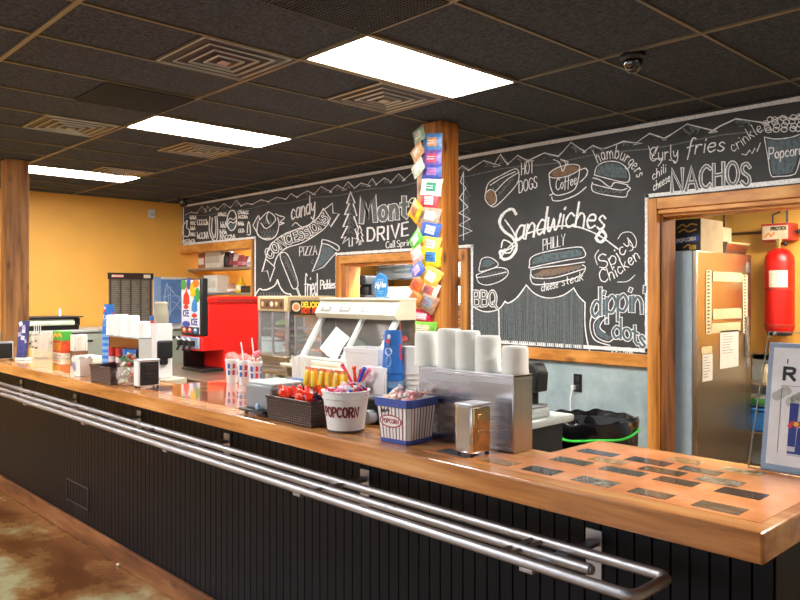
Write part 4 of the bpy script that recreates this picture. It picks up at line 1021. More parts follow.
m = MB(); ribbon(m, [L(-w*.8, hh*.36, -w*.55, hh*.36), L(-w*.4, hh*.36, w*.2, hh*.36)], .007, lambda u, v: (u, -.0228, v)); ribbon(m, [L(-w*.8+w*.28*i, hh*.18, -w*.7+w*.28*i, hh*.18) for i in range(5)], .009, lambda u, v: (u, -.0228, v)); m.build('printed_icons', pm('70809c', .5), t)

# ---------------------------------------------------------------- left group on the counter
q = SZ(79, 378, CT)
t = thing('paper_food_box', 'white open paper food box left of the wicker basket', 'food box', (q.x-.10, q.y+.055, CT+.0015), .1)
b = MB(); P = lambda a: [(-a, -a*.8), (a, -a*.8), (a, a*.8), (-a, a*.8)]
loft(b, [(P(.036), 0), (P(.05), .10), (P(.0485), .10), (P(.034), .003)])
for s in (-1, 1):
    for u in (-.025, .025): b.add([(u-.024, s*.0395, .098), (u+.024, s*.0395, .098), (u, s*.046, .122)], [[0, 1, 2]])
    for u in (-.018, .018): b.add([(s*.0495, u-.018, .098), (s*.0495, u+.018, .098), (s*.056, u, .12)], [[0, 1, 2]])
b.build('carton', M['paper'], t)
m = MB(); m.add([(-.018+.028*math.cos(k*PI/8)*.7-.005, -.0305-.0135*(.055+.03*math.sin(k*PI/8))/.11-.0012, .055+.03*math.sin(k*PI/8)) for k in range(16)], [list(range(16))]); m.build('printed_mark', pm('9a90b0', .6), t)
# glass bowl of sweets
gx, gy = -3.805, 1.665
t = thing('glass_bowl', 'round glass bowl of wrapped sweets before the brown cup stand', 'bowl', (gx, gy, CT+.0015))
b = MB(); b.lathe([(.03, 0), (.034, .003), (.052, .02), (.064, .05), (.062, .08), (.055, .10), (.052, .10), (.059, .08), (.061, .05), (.05, .023), (.03, .007), (.001, .006)], seg=32, cap=False); b.build('bowl', M['acrylic'], t)
pts = []
for k in range(46):
    z = random.uniform(.025, .15); R0 = .046 if z < .1 else .036; a = random.uniform(0, 6.28); rr = R0*math.sqrt(random.random()); pts.append((gx+rr*math.cos(a), gy+rr*math.sin(a), CT+z))
scatter('wrapped_sweet', '%s wrapped sweet in the glass bowl', 'sweet', pts, [('e0dcd0', 'white'), ('4a7a4a', 'green'), ('8a4a34', 'brown'), ('c8d0c0', 'pale'), ('b03a3a', 'red'), ('6a7a58', 'olive')], .03, .011, 'sweets in the glass bowl')
# red and blue paper cups before the brown stand
for px, c, n in ((112.5, 'c82c24', 'left red paper cup below the foam cups'), (119.5, 'd03428', 'right red paper cup below the foam cups'), (126.5, '3478c8', 'left blue paper cup below the foam cups'), (132, '2f6cb8', 'right blue paper cup below the foam cups')):
    q = SY(px, 350, 1.765); b = MB(); b.lathe([(.018, 0), (.0215, .165), (.023, .166), (.023, .17), (.019, .17), (.017, .02), (.001, .02)], seg=20, cap=False)
    o = one('paper_cup', b, pm(c, .4), n, 'cup', (q.x, 1.765, CT+.0015), 0, 'coloured cups below the foam cups')
    m = MB(); m.lathe([(.0204, .09), (.0212, .12)], seg=20, cap=False); m.build('printed_band', pm('e8dcd8', .5), o)
# napkin caddy and papers
q = SZ(80, 358, CT)
t = thing('napkin_caddy', 'brown caddy holding a tall pile of white napkins', 'napkin caddy', (q.x+.02, 2.09, CT+.0015))
b = MB(); b.box((-.065, -.05, 0), (.065, .05, .055), 0, .004); b.build('base', pm('7a5038', .5), t)
b = MB(); b.tube([(-.06, -.045, .05), (-.06, -.045, .085), (.06, -.045, .085), (.06, -.045, .05)], .003); b.build('wire_rail', M['chrome'], t)
for i in range(6):
    b = MB(); b.box((-.052, -.008, 0), (.052, .008, .112+random.uniform(-.006, .008)), 0, .004)
    one('napkin_bundle', b, M['paper'], 'bundle of white napkins standing in the brown caddy', 'napkins', (q.x+.02, 2.09-.0425+i*.017, CT+.058), 0, 'napkins in the brown caddy')
q = SZ(92, 362, CT)
b = MB(); b.box((-.11, -.06, 0), (.11, .06, .035), 0, .004); b.box((-.1, -.055, .035), (.1, .055, .042), 0, .003)
t = one('paper_tray', b, M['paper'], 'flat white paper tray beside the napkin caddy', 'tray', (q.x-.02, q.y-.01, CT+.0015), .06)
m = MB(); ribbon(m, [C(-.03, .018, 0, .024, .03, .016, .06, .022)], .005, lambda u, v: (u, -.0612, v)); m.build('scribble', M['dark'], t)
# purple flyer stand
q = SZ(21, 361, CT)
t = thing('flyer_stand', 'purple printed flyer stand at the left end of the counter', 'flyer stand', (q.x-.05, q.y+.03, CT+.0015), .5)
fl = [M['dark'], pm('3c3a80', .4, var=.5, scale=30), pm('b8a8c8', .4, var=.3), pm('e0d8e0', .5)]
b = MB(); b.cbox((0, 0, .15), (.09, .006, .27), 0, .002, rx=-.12); b.build('backboard', fl, t)
m = MB(); random.seed(9)
m.cbox((0, -.005, .15), (.082, .004, .25), 1, 0, rx=-.12)
for k in range(9): m.cbox((random.uniform(-.028, .028), -.008+(.26*0), .06+.025*k), (.03, .002, .03), 2 if k % 2 else 3, 0, rx=-.12, ry=random.uniform(-.6, .6))
m.build('flyer', fl, t)
b = MB(); b.box((-.048, -.03, 0), (.048, .04, .02), 0, .003); b.build('foot', M['white'], t)
# clear rack with sticks
q = SZ(39, 360, CT)
t = thing('acrylic_rack', 'clear acrylic cup rack with white hoops near the left post', 'rack', (q.x-.13, q.y+.06, CT+.0015))
b = MB(); w = .085
for lo, hi in (((-w, -.05, 0), (w, -.047, .19)), ((-w, .047, 0), (w, .05, .19)), ((-w, -.05, 0), (-w+.003, .05, .19)), ((w-.003, -.05, 0), (w, .05, .19)), ((-w, -.05, 0), (w, .05, .006)), ((-.002, -.05, 0), (.002, .05, .19))): b.box(lo, hi)
b.build('case', M['acrylic'], t)
b = MB()
for k in range(4): b.tube([(-w+.02+.045*k, -.03, .18), (-w+.02+.045*k, -.03, .262), (-w+.02+.045*k+.03, .02, .262)], .004, seg=6)
b.build('hoop', M['white'], t)
m = MB(); ribbon(m, [L(-.07, .12, -.045, .12), L(.01, .13, .05, .13), L(-.06, .085, -.02, .085), L(.02, .08, .06, .08)], .014, lambda u, v: (u, -.0512, v)); m.build('printed_marks', pm('a07868', .5), t)
q = SZ(62, 359, CT)
t = thing('candy_carton', 'green and red open candy carton beside the acrylic rack', 'carton', (q.x-.09, q.y+.03, CT+.0015))
cc = [pm('48a83a', .45), pm('d84a24', .45, var=.3, scale=40), pm('ece4d4', .5), pm('f0b030', .45)]
b = MB(); b.box((-.1, -.035, 0), (.1, .04, .04), 2, .003); b.box((-.098, -.033, .04), (.098, .038, .13), 1, .003); b.box((-.1, -.03, .13), (.1, .04, .20), 0, .003); b.build('carton', cc, t)
m = MB(); ribbon(m, [C(-.08, .15, -.04, .175, .0, .16, .04, .18, .08, .165)], .02, lambda u, v: (u, -.0312, v), 3); ribbon(m, [L(-.07+.022*k, .06, -.06+.022*k, .11) for k in range(7)], .012, lambda u, v: (u, -.0342, v), 3); ribbon(m, [L(-.06+.04*k, .02, -.04+.04*k, .02) for k in range(4)], .008, lambda u, v: (u, -.0362, v), 1); m.build('printed_picture', cc, t)
# shake cups with dome lids along the back edge
for px, lab, r in ((232, 'white shake cup without a straw on the counter back edge', 0), (244, 'white shake cup with a straw, middle of the three', 1), (255, 'white shake cup with pink topping and tall straw', 2)):
    y = 2.115 if r < 2 else 2.12; q = SY(px, 380, y)
    t = thing('shake_cup', lab, 'shake cup', (q.x, y, CT+.0015), 0, 'shake cups beside the red drink machine')
    b = MB(); b.lathe([(.027, 0), (.036, .118), (.038, .119), (.038, .124), (.033, .124), (.025, .004), (.001, .004)], seg=24, cap=False); b.build('cup', M['white'], t)
    b = MB(); b.lathe([(.038, .124), (.037, .138), (.03, .155), (.016, .164), (.006, .166)], seg=24, cap=False); b.build('dome_lid', M['acrylic'], t)
    m = MB()
    for s, c in ((-.5, 0), (.25, 1), (1.0, 0)):
        a0 = math.atan2(-y, -q.x)+s
        for z0 in (.045, .08): m.add([((.0305+.0765*z)*math.cos(a0+u), (.0305+.0765*z)*math.sin(a0+u), z) for u, z in ((-.2, z0), (.2, z0), (.25, z0+.022), (-.15, z0+.028))], [[0, 1, 2, 3]], c)
    m.build('printed_marks', [pm('3a68b8', .5), pm('d03848', .5)], t)
    if r:
        b = MB(); b.tube([(0, 0, .05), (-.012, 0, .16), (-.03, 0, .222 if r == 1 else .25)], .0038, seg=8); b.build('straw', M['white'], t)
    if r == 2:
        b = MB(); b.ball((.012, .0, .165), (.022, .02, .016), 0, 10); b.ball((.026, .005, .175), (.014, .012, .012), 0, 8); b.build('topping', pm('e87a88', .5), t)
# ---------------------------------------------------------------- advertising sign on the right end
t = thing('counter_sign', 'leaning advertising board with pale blue frame at the counter end', 'sign', (-.70, 2.11, CT+.0015))
lean = math.atan2(.07, .345); W2 = .105; HH = .352
mx = Matrix.Rotation(-lean, 4, 'X')
sg = [pm('8fa2bc', .4), pm('e6e8ec', .35), pm('18181c', .4), pm('1d2f86', .3), pm('c3c8d2', .3), pm('d02a34', .35), pm('e8c83c', .35), pm('b4b8b4', .6, var=.25, scale=30)]
b = MB(); b.box((-W2, 0, .004), (W2, .008, HH), 0, .003, mx); b.build('frame', sg, t)
b = MB(); b.box((-W2+.014, -.002, .022), (W2-.014, .0005, HH-.014), 1, .001, mx); b.build('poster', sg, t)
m = MB(); f = lambda o: (lambda u, v: tuple(mx @ Vector((u, -.002-o, v))))
ribbon(m, [[(-W2+.052, .296), (-W2+.052, .306)]], .003, f(.0006), 2)
panel_text(m, 'R', -W2+.046, -W2+.072, .252, .031, .0085, f(.0006), 2)
ribbon(m, [L(-W2+.042, .055, -W2+.042, .235, W2-.02, .235)], .0012, f(.0005), 2)
def slab(x0, x1, z0, z1, mi, o): m.add([f(o)(*p) for p in ((x0, z0), (x1, z0), (x1, z1), (x0, z1))], [[0, 1, 2, 3]], mi)
for k in range(9): m.add([f(.0003)(-W2+.03+.012*k+.013*math.cos(a*PI/5), .205+.012*(k % 3)-.004*k+.013*math.sin(a*PI/5)) for a in range(10)], [list(range(10))], 7)
m.build('lettering', sg, t)
m = MB(); cx = -W2+.085; cw = .038
slab(cx-cw/2, cx+cw/2, .05, .19, 4, .001); 
m.add([f(.0014)(*p) for p in ((cx-cw/2, .075), (cx, .075), (cx+cw*.1, .19), (cx-cw/2, .19))], [[0, 1, 2, 3]], 3); m.add([f(.0014)(*p) for p in ((cx, .06), (cx+cw/2, .06), (cx+cw/2, .13), (cx+cw*.1, .125))], [[0, 1, 2, 3]], 3)
slab(cx-cw/2, cx+cw/2, .056, .062, 3, .0015)
ribbon(m, [C(cx-cw*.42, .128, cx-cw*.2, .138, cx, .13, cx+cw*.2, .138, cx+cw*.42, .128)], .010, f(.0018), 5)
m.add([f(.0022)(cx+.006*math.cos(a*PI/6), .135+.006*math.sin(a*PI/6)) for a in range(12)], [list(range(12))], 6)
m.build('can_picture', sg, t)['label'] = 'printed blue and silver drink can'
b = MB(); b.tube([(-W2-.03, .0, .004), (-W2-.022, .05, .19), (-W2-.012, .10, .372), (W2+.01, .10, .372), (W2+.0, .0, .004)], .0022, seg=8); b.tube([(-W2-.03, 0, .004), (W2, 0, .004)], .0022, seg=8)
b.ball((-W2+.004, .098, .366), .006, 0, 8); b.build('wire_stand', pm('8c8880', .5, metal=1), t)
# ================================================================ BEHIND THE COUNTER
# steel back counter
t = thing('back_counter', 'stainless back counter carrying the red machine and the warming cases', 'counter', (-5.4, 3.68, 0))
b = MB(); b.box((-2.0, -.5, .76), (1.82, .48, .80), 0, .006); b.build('worktop', M['steelw'], t)
b = MB(); b.box((-1.96, -.44, .06), (1.78, .46, .76), 0, .004); b.box((-1.9, -.38, 0), (1.72, .4, .06)); b.build('cabinet', M['dark'], t)
for i in range(5):
    b = MB(); x = -1.94+.745*i; b.box((x, -.452, .1), (x+.72, -.44, .73), 0, .004); dd = b.build('door', M['steel'], t)
    b = MB(); b.box((x+.56, -.47, .62), (x+.68, -.452, .64), 0, .004); b.build('handle', M['chrome'], dd)
# ---------------------------------------------------------------- red frozen drink machine
t = thing('frozen_drink_machine', 'tall red frozen drink machine with colourful front panel', 'drink machine', (-6.6, 3.5, .80))
b = MB(); b.box((-.2, .07, .20), (.2, .63, .70), 0, .012); b.box((-.2, .24, .0), (.2, .63, .22), 0, .008); b.box((-.19, .0, .20), (.2, .1, .34), 0, .01); b.box((-.185, .06, .655), (.215, .635, .715), 0, .012); b.build('body', M['red'], t)
b = MB(); b.box((.2, .15, .665), (.2155, .6, .69)); b.build('side_vent', pm('8a1410', .6, var=.4, scale=120), t)
b = MB(); b.box((-.2, .0, .345), (.2, .07, .89), 0, .01); b.build('sign_housing', M['black'], t)
pn = [pm('dfe8f4', .3), pm('e03424', .35), pm('f0c420', .35), pm('3a9c48', .35), pm('2a88d0', .35), pm('f07a28', .35), pm('2c4ab0', .35), pm('f8f8f8', .3), pm('3a2a3c', .4)]
m = MB(); m.box((-.185, -.004, .36), (.165, .002, .875), 0, .002)
def fp(o): return lambda u, v: (u, -.004-o, v)
def pblob(cx, cz, ra, rb, mi, o=.001): m.add([fp(o)(cx+ra*math.cos(k*PI/9), cz+rb*math.sin(k*PI/9)) for k in range(18)], [list(range(18))], mi)
def drop(cx, cz, s, mi): m.add([fp(.0014)(cx+s*u, cz+s*v) for u, v in ((-.5, -.4), (0, -.55), (.5, -.4), (.42, .2), (.12, .5), (.02, .95), (-.12, .5), (-.42, .2))], [list(range(8))], mi)
for a in ((-.14, .83, .06, .05, 3), (.1, .84, .07, .04, 5), (.13, .73, .05, .07, 3), (-.04, .84, .04, .06, 6), (.03, .8, .05, .05, 2), (-.16, .74, .03, .05, 0)): pblob(*a)
drop(-.085, .70, .13, 1); drop(.045, .765, .1, 2); drop(.075, .63, .12, 4); drop(.13, .745, .07, 3)
for s, cx, cz in ((0, -.09, .555), (1, .075, .475)):
    pblob(cx, cz, .085, .055, 7, .0018); pblob(cx, cz+.06, .05, .022, 1, .0022)
    ribbon(m, text_strokes('ICEE', [(cx-.06, cz-.028), (cx+.06, cz-.028)], .055, gap=.25), .014, fp(.0026), 6)
pblob(-.09, .45, .08, .03, 6, .0012)
m.box((-.185, -.006, .36), (.165, -.003, .425), 8, .001)
for i, mi in enumerate((5, 1, 4)): pblob(-.125+.11*i, .393, .042, .026, mi, .003); pblob(-.125+.11*i, .4, .022, .012, 7, .0036)
m.build('front_panel', pn, t)
b = MB(); b.box((-.185, -.02, .22), (.165, .004, .33), 0, .006); b.build('valve_plate', pm('8a98b0', .35), t)
for i in range(3):
    b = MB(); x = -.13+.11*i; b.box((x-.025, -.075, .245), (x+.025, -.015, .30), 0, .01); b.tube([(x, -.055, .25), (x-.01, -.075, .2)], .012, seg=8); vv = b.build('tap', M['black'], t)
    b = MB(); b.tube([(x, -.06, .30), (x-.005, -.085, .325)], .009, seg=8); b.build('lever', M['white'], vv)
b = MB(); b.box((-.195, .0, 0), (.2, .24, .03), 0, .008); b.build('drip_tray', M['black'], t)
b = MB(); b.box((-.2, .02, .02), (-.18, .24, .21)); b.build('side_cheek', M['black'], t)
# ---------------------------------------------------------------- display warmer
t = thing('food_warmer', 'glass food warmer with picture header next to the red machine', 'food warmer', (-5.36, 3.85, .80))
W2, D2 = .225, .25
b = MB(); b.box((-W2, -D2, .06), (W2, D2, .085), 0, .006); b.box((-W2+.02, -D2-.02, .085), (W2, D2, .20), 0, .01); b.box((-W2-.02, -D2-.05, .20), (W2+.02, D2, .225), 0, .006); b.build('base', M['steelw'], t)
b = MB()
for k in range(3): b.box((-W2+.03, -D2-.024, .10+.03*k), (W2-.02, -D2-.018, .112+.03*k), 0, .002)
b.build('front_rib', M['chrome'], t)
for sx in (-.15, -.04, .15):
    b = MB(); b.lathe([(.04, 0), (.04, .06)], (sx, -.18, 0), 16); b.build('leg', M['lgrey'], t)
for sx, sy, w in ((-W2, -D2, .02), (W2-.05, -D2, .05), (-W2, D2-.02, .02), (W2-.05, D2-.02, .05), (-.02, -D2, .014)):
    b = MB(); b.box((sx, sy, .225), (sx+w, sy+.02, .60), 0, .003); b.build('upright', M['chrome'], t)
b = MB(); b.box((-W2, -D2-.01, .595), (W2, D2, .725), 0, .01); hd = b.build('header', pm('c4ac84', .45), t)
m = MB(); m.box((-W2+.05, -D2-.014, .615), (W2-.05, -D2-.009, .70), 0, .001)
for i in range(5): m.ball((-W2+.085+.07*i, -D2-.013, .655), (.026, .004, .024), 1+i % 3, 8)
m.build('header_picture', [pm('6a4a30', .5), pm('c8a070', .5), pm('3a2018', .5), pm('f0e0c0', .5)], hd)
b = MB(); b.box((-W2+.02, -D2+.002, .225), (W2-.05, -D2+.006, .595)); b.box((W2-.012, -D2+.02, .225), (W2-.008, D2-.02, .595)); b.build('pane', M['glass'], t)
b = MB(); b.box((-W2+.02, D2-.012, .225), (W2-.02, D2-.004, .595)); b.build('back_panel', pm('c89a60', .5), t)
for z in (.33, .44):
    b = MB(); b.box((-W2+.02, -D2+.03, z), (W2-.05, D2-.02, z+.008)); b.build('shelf', M['chrome'], t)
for x, y, z, s, c, n in ((-.2, -.05, .485, (.09, .07, .035), '78a050', 'green wrapped'), (-.17, -.05, .395, (.11, .08, .05), 'b06a40', 'brown'), (.1, -.03, .385, (.09, .07, .045), '9aa888', 'grey green'), (-.05, -.02, .29, (.12, .08, .05), 'e0d4c0', 'pale'), (.12, .0, .28, (.08, .07, .045), 'c8a888', 'tan')):
    b = MB(); b.ball((0, 0, 0), s, 0, 14); one('wrapped_food', b, pm(c, .6, var=.25, scale=30), '%s food parcel inside the glass food warmer' % n, 'food', (-5.36+x*.62, 3.85+y, .80+z-.004), 0, 'food in the glass warmer')
# ---------------------------------------------------------------- pizza case with lit sign
t = thing('pizza_warmer', 'glass pizza warmer under a black DELICIOUS HOT PIZZA sign', 'pizza warmer', (-4.86, 3.77, .80))
W2, D2 = .235, .14
b = MB(); b.box((-W2, -D2, 0), (W2, D2, .2), 0, .008); b.build('base', M['steelw'], t)
for sx in (-W2, W2-.016):
    for sy in (-D2, D2-.016):
        b = MB(); b.box((sx, sy, .2), (sx+.016, sy+.016, .56), 0, .003); b.build('upright', M['chrome'], t)
b = MB(); b.box((-W2, -D2, .555), (W2, D2, .575), 0, .004); b.build('roof', M['steelw'], t)
b = MB(); b.box((-W2+.016, -D2+.003, .2), (W2-.016, -D2+.007, .555)); b.box((W2-.008, -D2+.016, .2), (W2-.004, D2-.016, .555)); b.build('pane', M['glass'], t)
for z in (.27, .36, .46):
    b = MB(); b.box((-W2+.016, -D2+.02, z), (W2-.016, D2-.01, z+.006)); b.build('shelf', M['chrome'], t)
for z, n in ((.277, 'bottom'), (.367, 'middle'), (.467, 'top')):
    b = MB(); b.lathe([(.1, 0), (.118, .012), (.112, .02), (.10, .016), (.001, .016)], seg=24); one('pizza', b, pm('c87a40', .6, var=.35, scale=40), 'round pizza on the %s shelf of the pizza warmer' % n, 'pizza', (-4.86, 3.77, .80+z))
sgn = [M['black'], pm('f2cf3c', .4), pm('e8481c', .4), pm('d8b890', .5), pm('b87a50', .5)]
b = MB(); b.box((-W2-.02, -D2-.02, .575), (W2+.02, -D2+.03, .69), 0, .006); sh = b.build('sign', sgn, t)
m = MB(); f = lambda u, v: (u, -D2-.0212, v)
ribbon(m, text_strokes('DELICIOUS', [(-.10, .638), (W2-.03, .638)], .038, gap=.28), .0105, f, 1)
ribbon(m, text_strokes('HOT PIZZA', [(-.10, .588), (W2-.03, .588)], .038, gap=.25), .011, f, 2)
m.add([(-.178+.06*math.cos(k*PI/9), -D2-.0210, .635+.038*math.sin(k*PI/9)) for k in range(18)], [list(range(18))], 3)
m.add([(-.176+.04*math.cos(k*PI/9), -D2-.0214, .635+.025*math.sin(k*PI/9)) for k in range(18)], [list(range(18))], 4)
m.build('lettering', sgn, sh)['label'] = 'yellow and orange lettering DELICIOUS HOT PIZZA'
# ---------------------------------------------------------------- slanted glass heated case
t = thing('heated_display_case', 'cream heated display case with slanted glass front', 'display case', (-4.07, 3.6, .80))
X0, X1 = -.49, .375
b = MB(); b.box((X0-.04, -.33, .02), (X1+.02, .07, .20), 0, .015); b.box((X0-.06, -.36, .20), (X1+.03, .07, .265), 0, .02); b.build('base', M['cream'], t)
b = MB(); b.tube([(X0-.12, -.38, .215), (X1+.03, -.38, .215)], .016, seg=10); b.build('front_rail', M['cream'], t)
hood = [(-.13, .565), (-.155, .60), (-.12, .655), (-.10, .70), (.05, .70), (.05, .565)]
b = MB(); n = len(hood); vs = [(X0-.01, y, z) for y, z in hood]+[(X1+.01, y, z) for y, z in hood]
b.add(vs, [list(range(n)), list(range(n, 2*n))[::-1]]+[[i, (i+1) % n, n+(i+1) % n, n+i] for i in range(n)]); b.build('hood', M['cream'], t)
b = MB(); b.box((X0-.015, -.115, .695), (X1+.012, .06, .715), 0, .008); b.build('lid', M['cream'], t)
m = MB()
sl = lambda u, v, o=.002: (u, -.155+(v)*.035-o, .60+v*.055-.0)
for u0, u1, mi in ((-.44, -.32, 1), (-.30, -.25, 2), (-.22, -.1, 1), (-.07, -.01, 2), (.02, .13, 1), (.16, .19, 2), (.21, .345, 1)):
    m.add([sl(u0, .2), sl(u1, .2), sl(u1, .85), sl(u0, .85)], [[0, 1, 2, 3]], mi)
    if mi == 1: m.add([sl(u0+.02, .55, .004), sl(u1-.02, .55, .004), sl(u1-.03, .72, .004), sl(u0+.03, .72, .004)], [[0, 1, 2, 3]], 3)
m.build('control_panel', [M['cream'], pm('6c6a64', .4), pm('aaa494', .4), pm('e4e0d4', .4)], t)
def slant(x0, x1, w=.022):
    b.add([(x0, -.315, .265), (x1, -.315, .265), (x1, -.285, .265), (x0, -.285, .265), (x0, -.115, .568), (x1, -.115, .568), (x1, -.085, .568), (x0, -.085, .568)], [[0, 1, 5, 4], [1, 2, 6, 5], [2, 3, 7, 6], [3, 0, 4, 7], [0, 1, 2, 3], [4, 5, 6, 7]])
b = MB(); slant(X0, X0+.045); slant(X1-.045, X1); slant(-.015, .015); b.tube([(X0, -.305, .275), (X1, -.305, .275)], .014, seg=8); b.build('glass_frame', M['lgrey'], t)
b = MB(); b.add([(X0+.045, -.300, .27), (X1-.045, -.300, .27), (X1-.045, -.1, .566), (X0+.045, -.1, .566)], [[0, 1, 2, 3]]); b.add([(X1-.012, -.29, .27), (X1-.012, .04, .27), (X1-.012, .04, .565), (X1-.012, -.09, .565)], [[0, 1, 2, 3]]); b.build('pane', M['glass'], t)
b = MB(); b.box((X0, .035, .265), (X1, .05, .565)); b.box((X0, -.10, .265), (X0+.01, .04, .565)) ; b.build('back_wall', pm('5a4632', .5, var=.3), t)
b = MB(); b.box((X0+.01, -.27, .262), (X1-.02, .035, .272)); b.build('heated_floor', M['steel'], t)
b = MB(); b.cbox((-.22, -.185, .385), (.17, .003, .2), 0, 0, rx=-.5, ry=.45); b.cbox((-.2, -.19, .35), (.13, .003, .14), 0, 0, rx=-.5, ry=.1); one('paper_notice', b, M['paper'], 'white paper notice inside the slanted glass case', 'notice', (-4.07, 3.6, .80))
for x, y, s, c, n in ((-.38, -.10, (.08, .08, .05), 'a06a40', 'brown food heap at the left inside the slanted case'), (.22, -.09, (.1, .08, .06), '7a5230', 'brown food heap at the right inside the slanted case'), (-.12, -.07, (.11, .08, .08), '5c6450', 'grey green food heap inside the slanted case')):
    b = MB(); b.ball((0, 0, 0), s, 0, 14); one('hot_food', b, pm(c, .6, var=.3, scale=25), n, 'food', (-4.07+x, 3.6+y, 1.07+s[2]), 0)
b = MB()
for k in range(9): b.ball((random.uniform(-.05, .05), random.uniform(-.03, .03), random.uniform(-.02, .02)), .022, 0, 8)
b.tube([(0, 0, 0), (0, 0, .10)], .004); one('red_ornament', b, pm('d8302c', .5), 'red bunch hanging in the right pane of the slanted case', 'ornament', (-3.79, 3.60, 1.25))
# round blue sign on top of the case
q = SY(381.5, 297, 3.56)
t = thing('shield_sign', 'blue shield-shaped sign standing on the cream display case', 'sign', (q.x, 3.56, 1.5165))
bs = [pm('1f78b8', .35), pm('f0f4f8', .4), pm('7ab4dc', .4)]
P = [(-.045, 0), (.045, 0), (.06, .03), (.072, .09), (.068, .13), (.05, .155), (0, .178), (-.05, .155), (-.068, .13), (-.072, .09), (-.06, .03)]
b = MB(); b.prism(P, .008, 0, .002, Matrix.Rotation(PI/2, 4, 'X')); b.build('plate', bs, t)
m = MB(); f = lambda u, v: (u, -.0092, v)
ribbon(m, [[(x*.88, .005+z*.95) for x, z in P]+[(P[0][0]*.88, .005)]], .003, f, 2)
ribbon(m, text_strokes('HyVee', [(-.052, .072), (.052, .078)], .034, gap=.2, slant=.2), .0095, f, 1) if 'V' in GL else None
ribbon(m, [L(-.03, .13, .03, .13), L(-.042, .118, .042, .118), L(-.03, .045, .03, .045), L(-.02, .03, .02, .03)], .006, f, 2)
m.build('lettering', bs, t)
b = MB(); b.box((-.04, -.004, 0), (.04, .05, .004), 0, .001); b.build('foot', M['black'], t)

# ---------------------------------------------------------------- work counter with the scale, right
t = thing('work_counter', 'pale work counter with white edge left of the rubbish bin', 'counter', (-2.95, 3.22, 0))
b = MB(); b.box((-.60, -.22, .86), (.67, .24, .90), 0, .012); b.build('worktop', M['lgrey'], t)
b = MB(); b.box((-.56, -.18, 0), (.62, .2, .86), 0, .004); b.build('cabinet', M['black'], t)
for i in range(2):
    b = MB(); b.box((-.55+.58*i, -.19, .08), (-.0+.58*i, -.18, .84), 0, .003); b.build('door', M['dark'], t)
q = SY(537, 395, 3.15)
t = thing('customer_scale', 'counter scale with black display hood behind the steel cup stand', 'scale', (q.x-.09, 3.2, .90))
b = MB(); b.box((-.10, -.10, 0), (.07, .10, .05), 0, .015); b.build('base', M['lgrey'], t)
b = MB(); b.box((-.09, -.09, .05), (.06, .09, .065), 0, .006); b.build('platform', M['chrome'], t)
b = MB(); b.tube([(0, .05, .06), (0, .05, .19)], .022, seg=12); b.build('column', M['black'], t)
b = MB(); b.prism([(-.055, 0), (.05, .0), (.058, .1), (.03, .15), (-.035, .15), (-.06, .1)], .10, 0, .01, Matrix.Translation((0, .1, .13)) @ Matrix.Rotation(PI/2, 4, 'X')); b.build('display_hood', M['black'], t)
q = SY(547, 402, 3.15)
b = MB(); b.box((-.09, -.07, 0), (.08, .07, .05), 0, .01); one('paper_roll_box', b, M['lgrey'], 'small pale box beside the counter scale', 'box', (-2.33-.02+.0, 3.335, .90)) if False else None
# rubbish bin
bx, by = -2.60, 4.13
t = thing('rubbish_bin', 'round rubbish bin with black liner and green drawstring', 'bin', (bx, by, 0))
b = MB(); b.lathe([(.22, 0), (.23, .01), (.265, .70), (.275, .72), (.275, .735), (.258, .735), (.22, .03), (.001, .03)], seg=36, cap=False); b.build('barrel', M['dark'], t)
m = MB(); vs = []; fs = []; n = 72; rows = ((.232, .40), (.262, .52), (.275, .585), (.283, .62), (.284, .70), (.288, .75), (.280, .772), (.268, .765), (.255, .70), (.235, .5), (.1, .35))
random.seed(4); ph1 = [random.uniform(0, 6) for _ in range(8)]
for j, (r, z) in enumerate(rows):
    for k in range(n):
        a = 2*PI*k/n; w = sum(math.sin(a*(5+3*i)+ph1[i]+j*.6) for i in range(5))*.0020
        vs.append(((r+w)*math.cos(a), (r+w)*math.sin(a), z+(w*1.6 if 3 < j < 8 else w)))
for j in range(len(rows)-1):
    for k in range(n): fs.append([j*n+k, j*n+(k+1) % n, (j+1)*n+(k+1) % n, (j+1)*n+k])
m.add(vs, fs); m.build('bin_liner', pm('0b0b0d', .22, coat=.5), t)['label'] = 'shiny black bin liner folded over the rim'
b = MB(); b.tube([(.293*math.cos(a), .293*math.sin(a), .685+.02*math.sin(a*2+.8)+.008*math.sin(a*5)) for a in [2*PI*k/60 for k in range(60)]], .0075, seg=6, closed=True); b.build('drawstring', pm('3fd048', .4), t)['label'] = 'bright green drawstring'
# outlet
t = thing('wall_outlet', 'black wall outlet with a white plug below the chalkboard', 'outlet', (SY(578, 384, 5.385).x, 5.385, .80))
b = MB(); b.box((-.04, -.008, -.075), (.04, 0, .075), 0, .004); b.build('plate', M['black'], t)
for z in (-.035, .035):
    b = MB(); b.box((-.018, -.011, z-.022), (.018, -.008, z+.022), 0, .004); b.build('socket', M['dark'], t)
b = MB(); b.box((-.045, -.045, -.06), (-.012, -.011, -.02), 0, .008); b.tube([(-.03, -.04, -.05), (-.035, -.06, -.12), (-.03, -.07, -.25), (.01, -.09, -.38), (0, -.11, -.5), (-.1, -.15, -.6)], .006, seg=8)
one('power_plug', b, M['white'], 'white plug and drooping cord in the black outlet', 'plug', (SY(578, 384, 5.385).x, 5.385, .80))

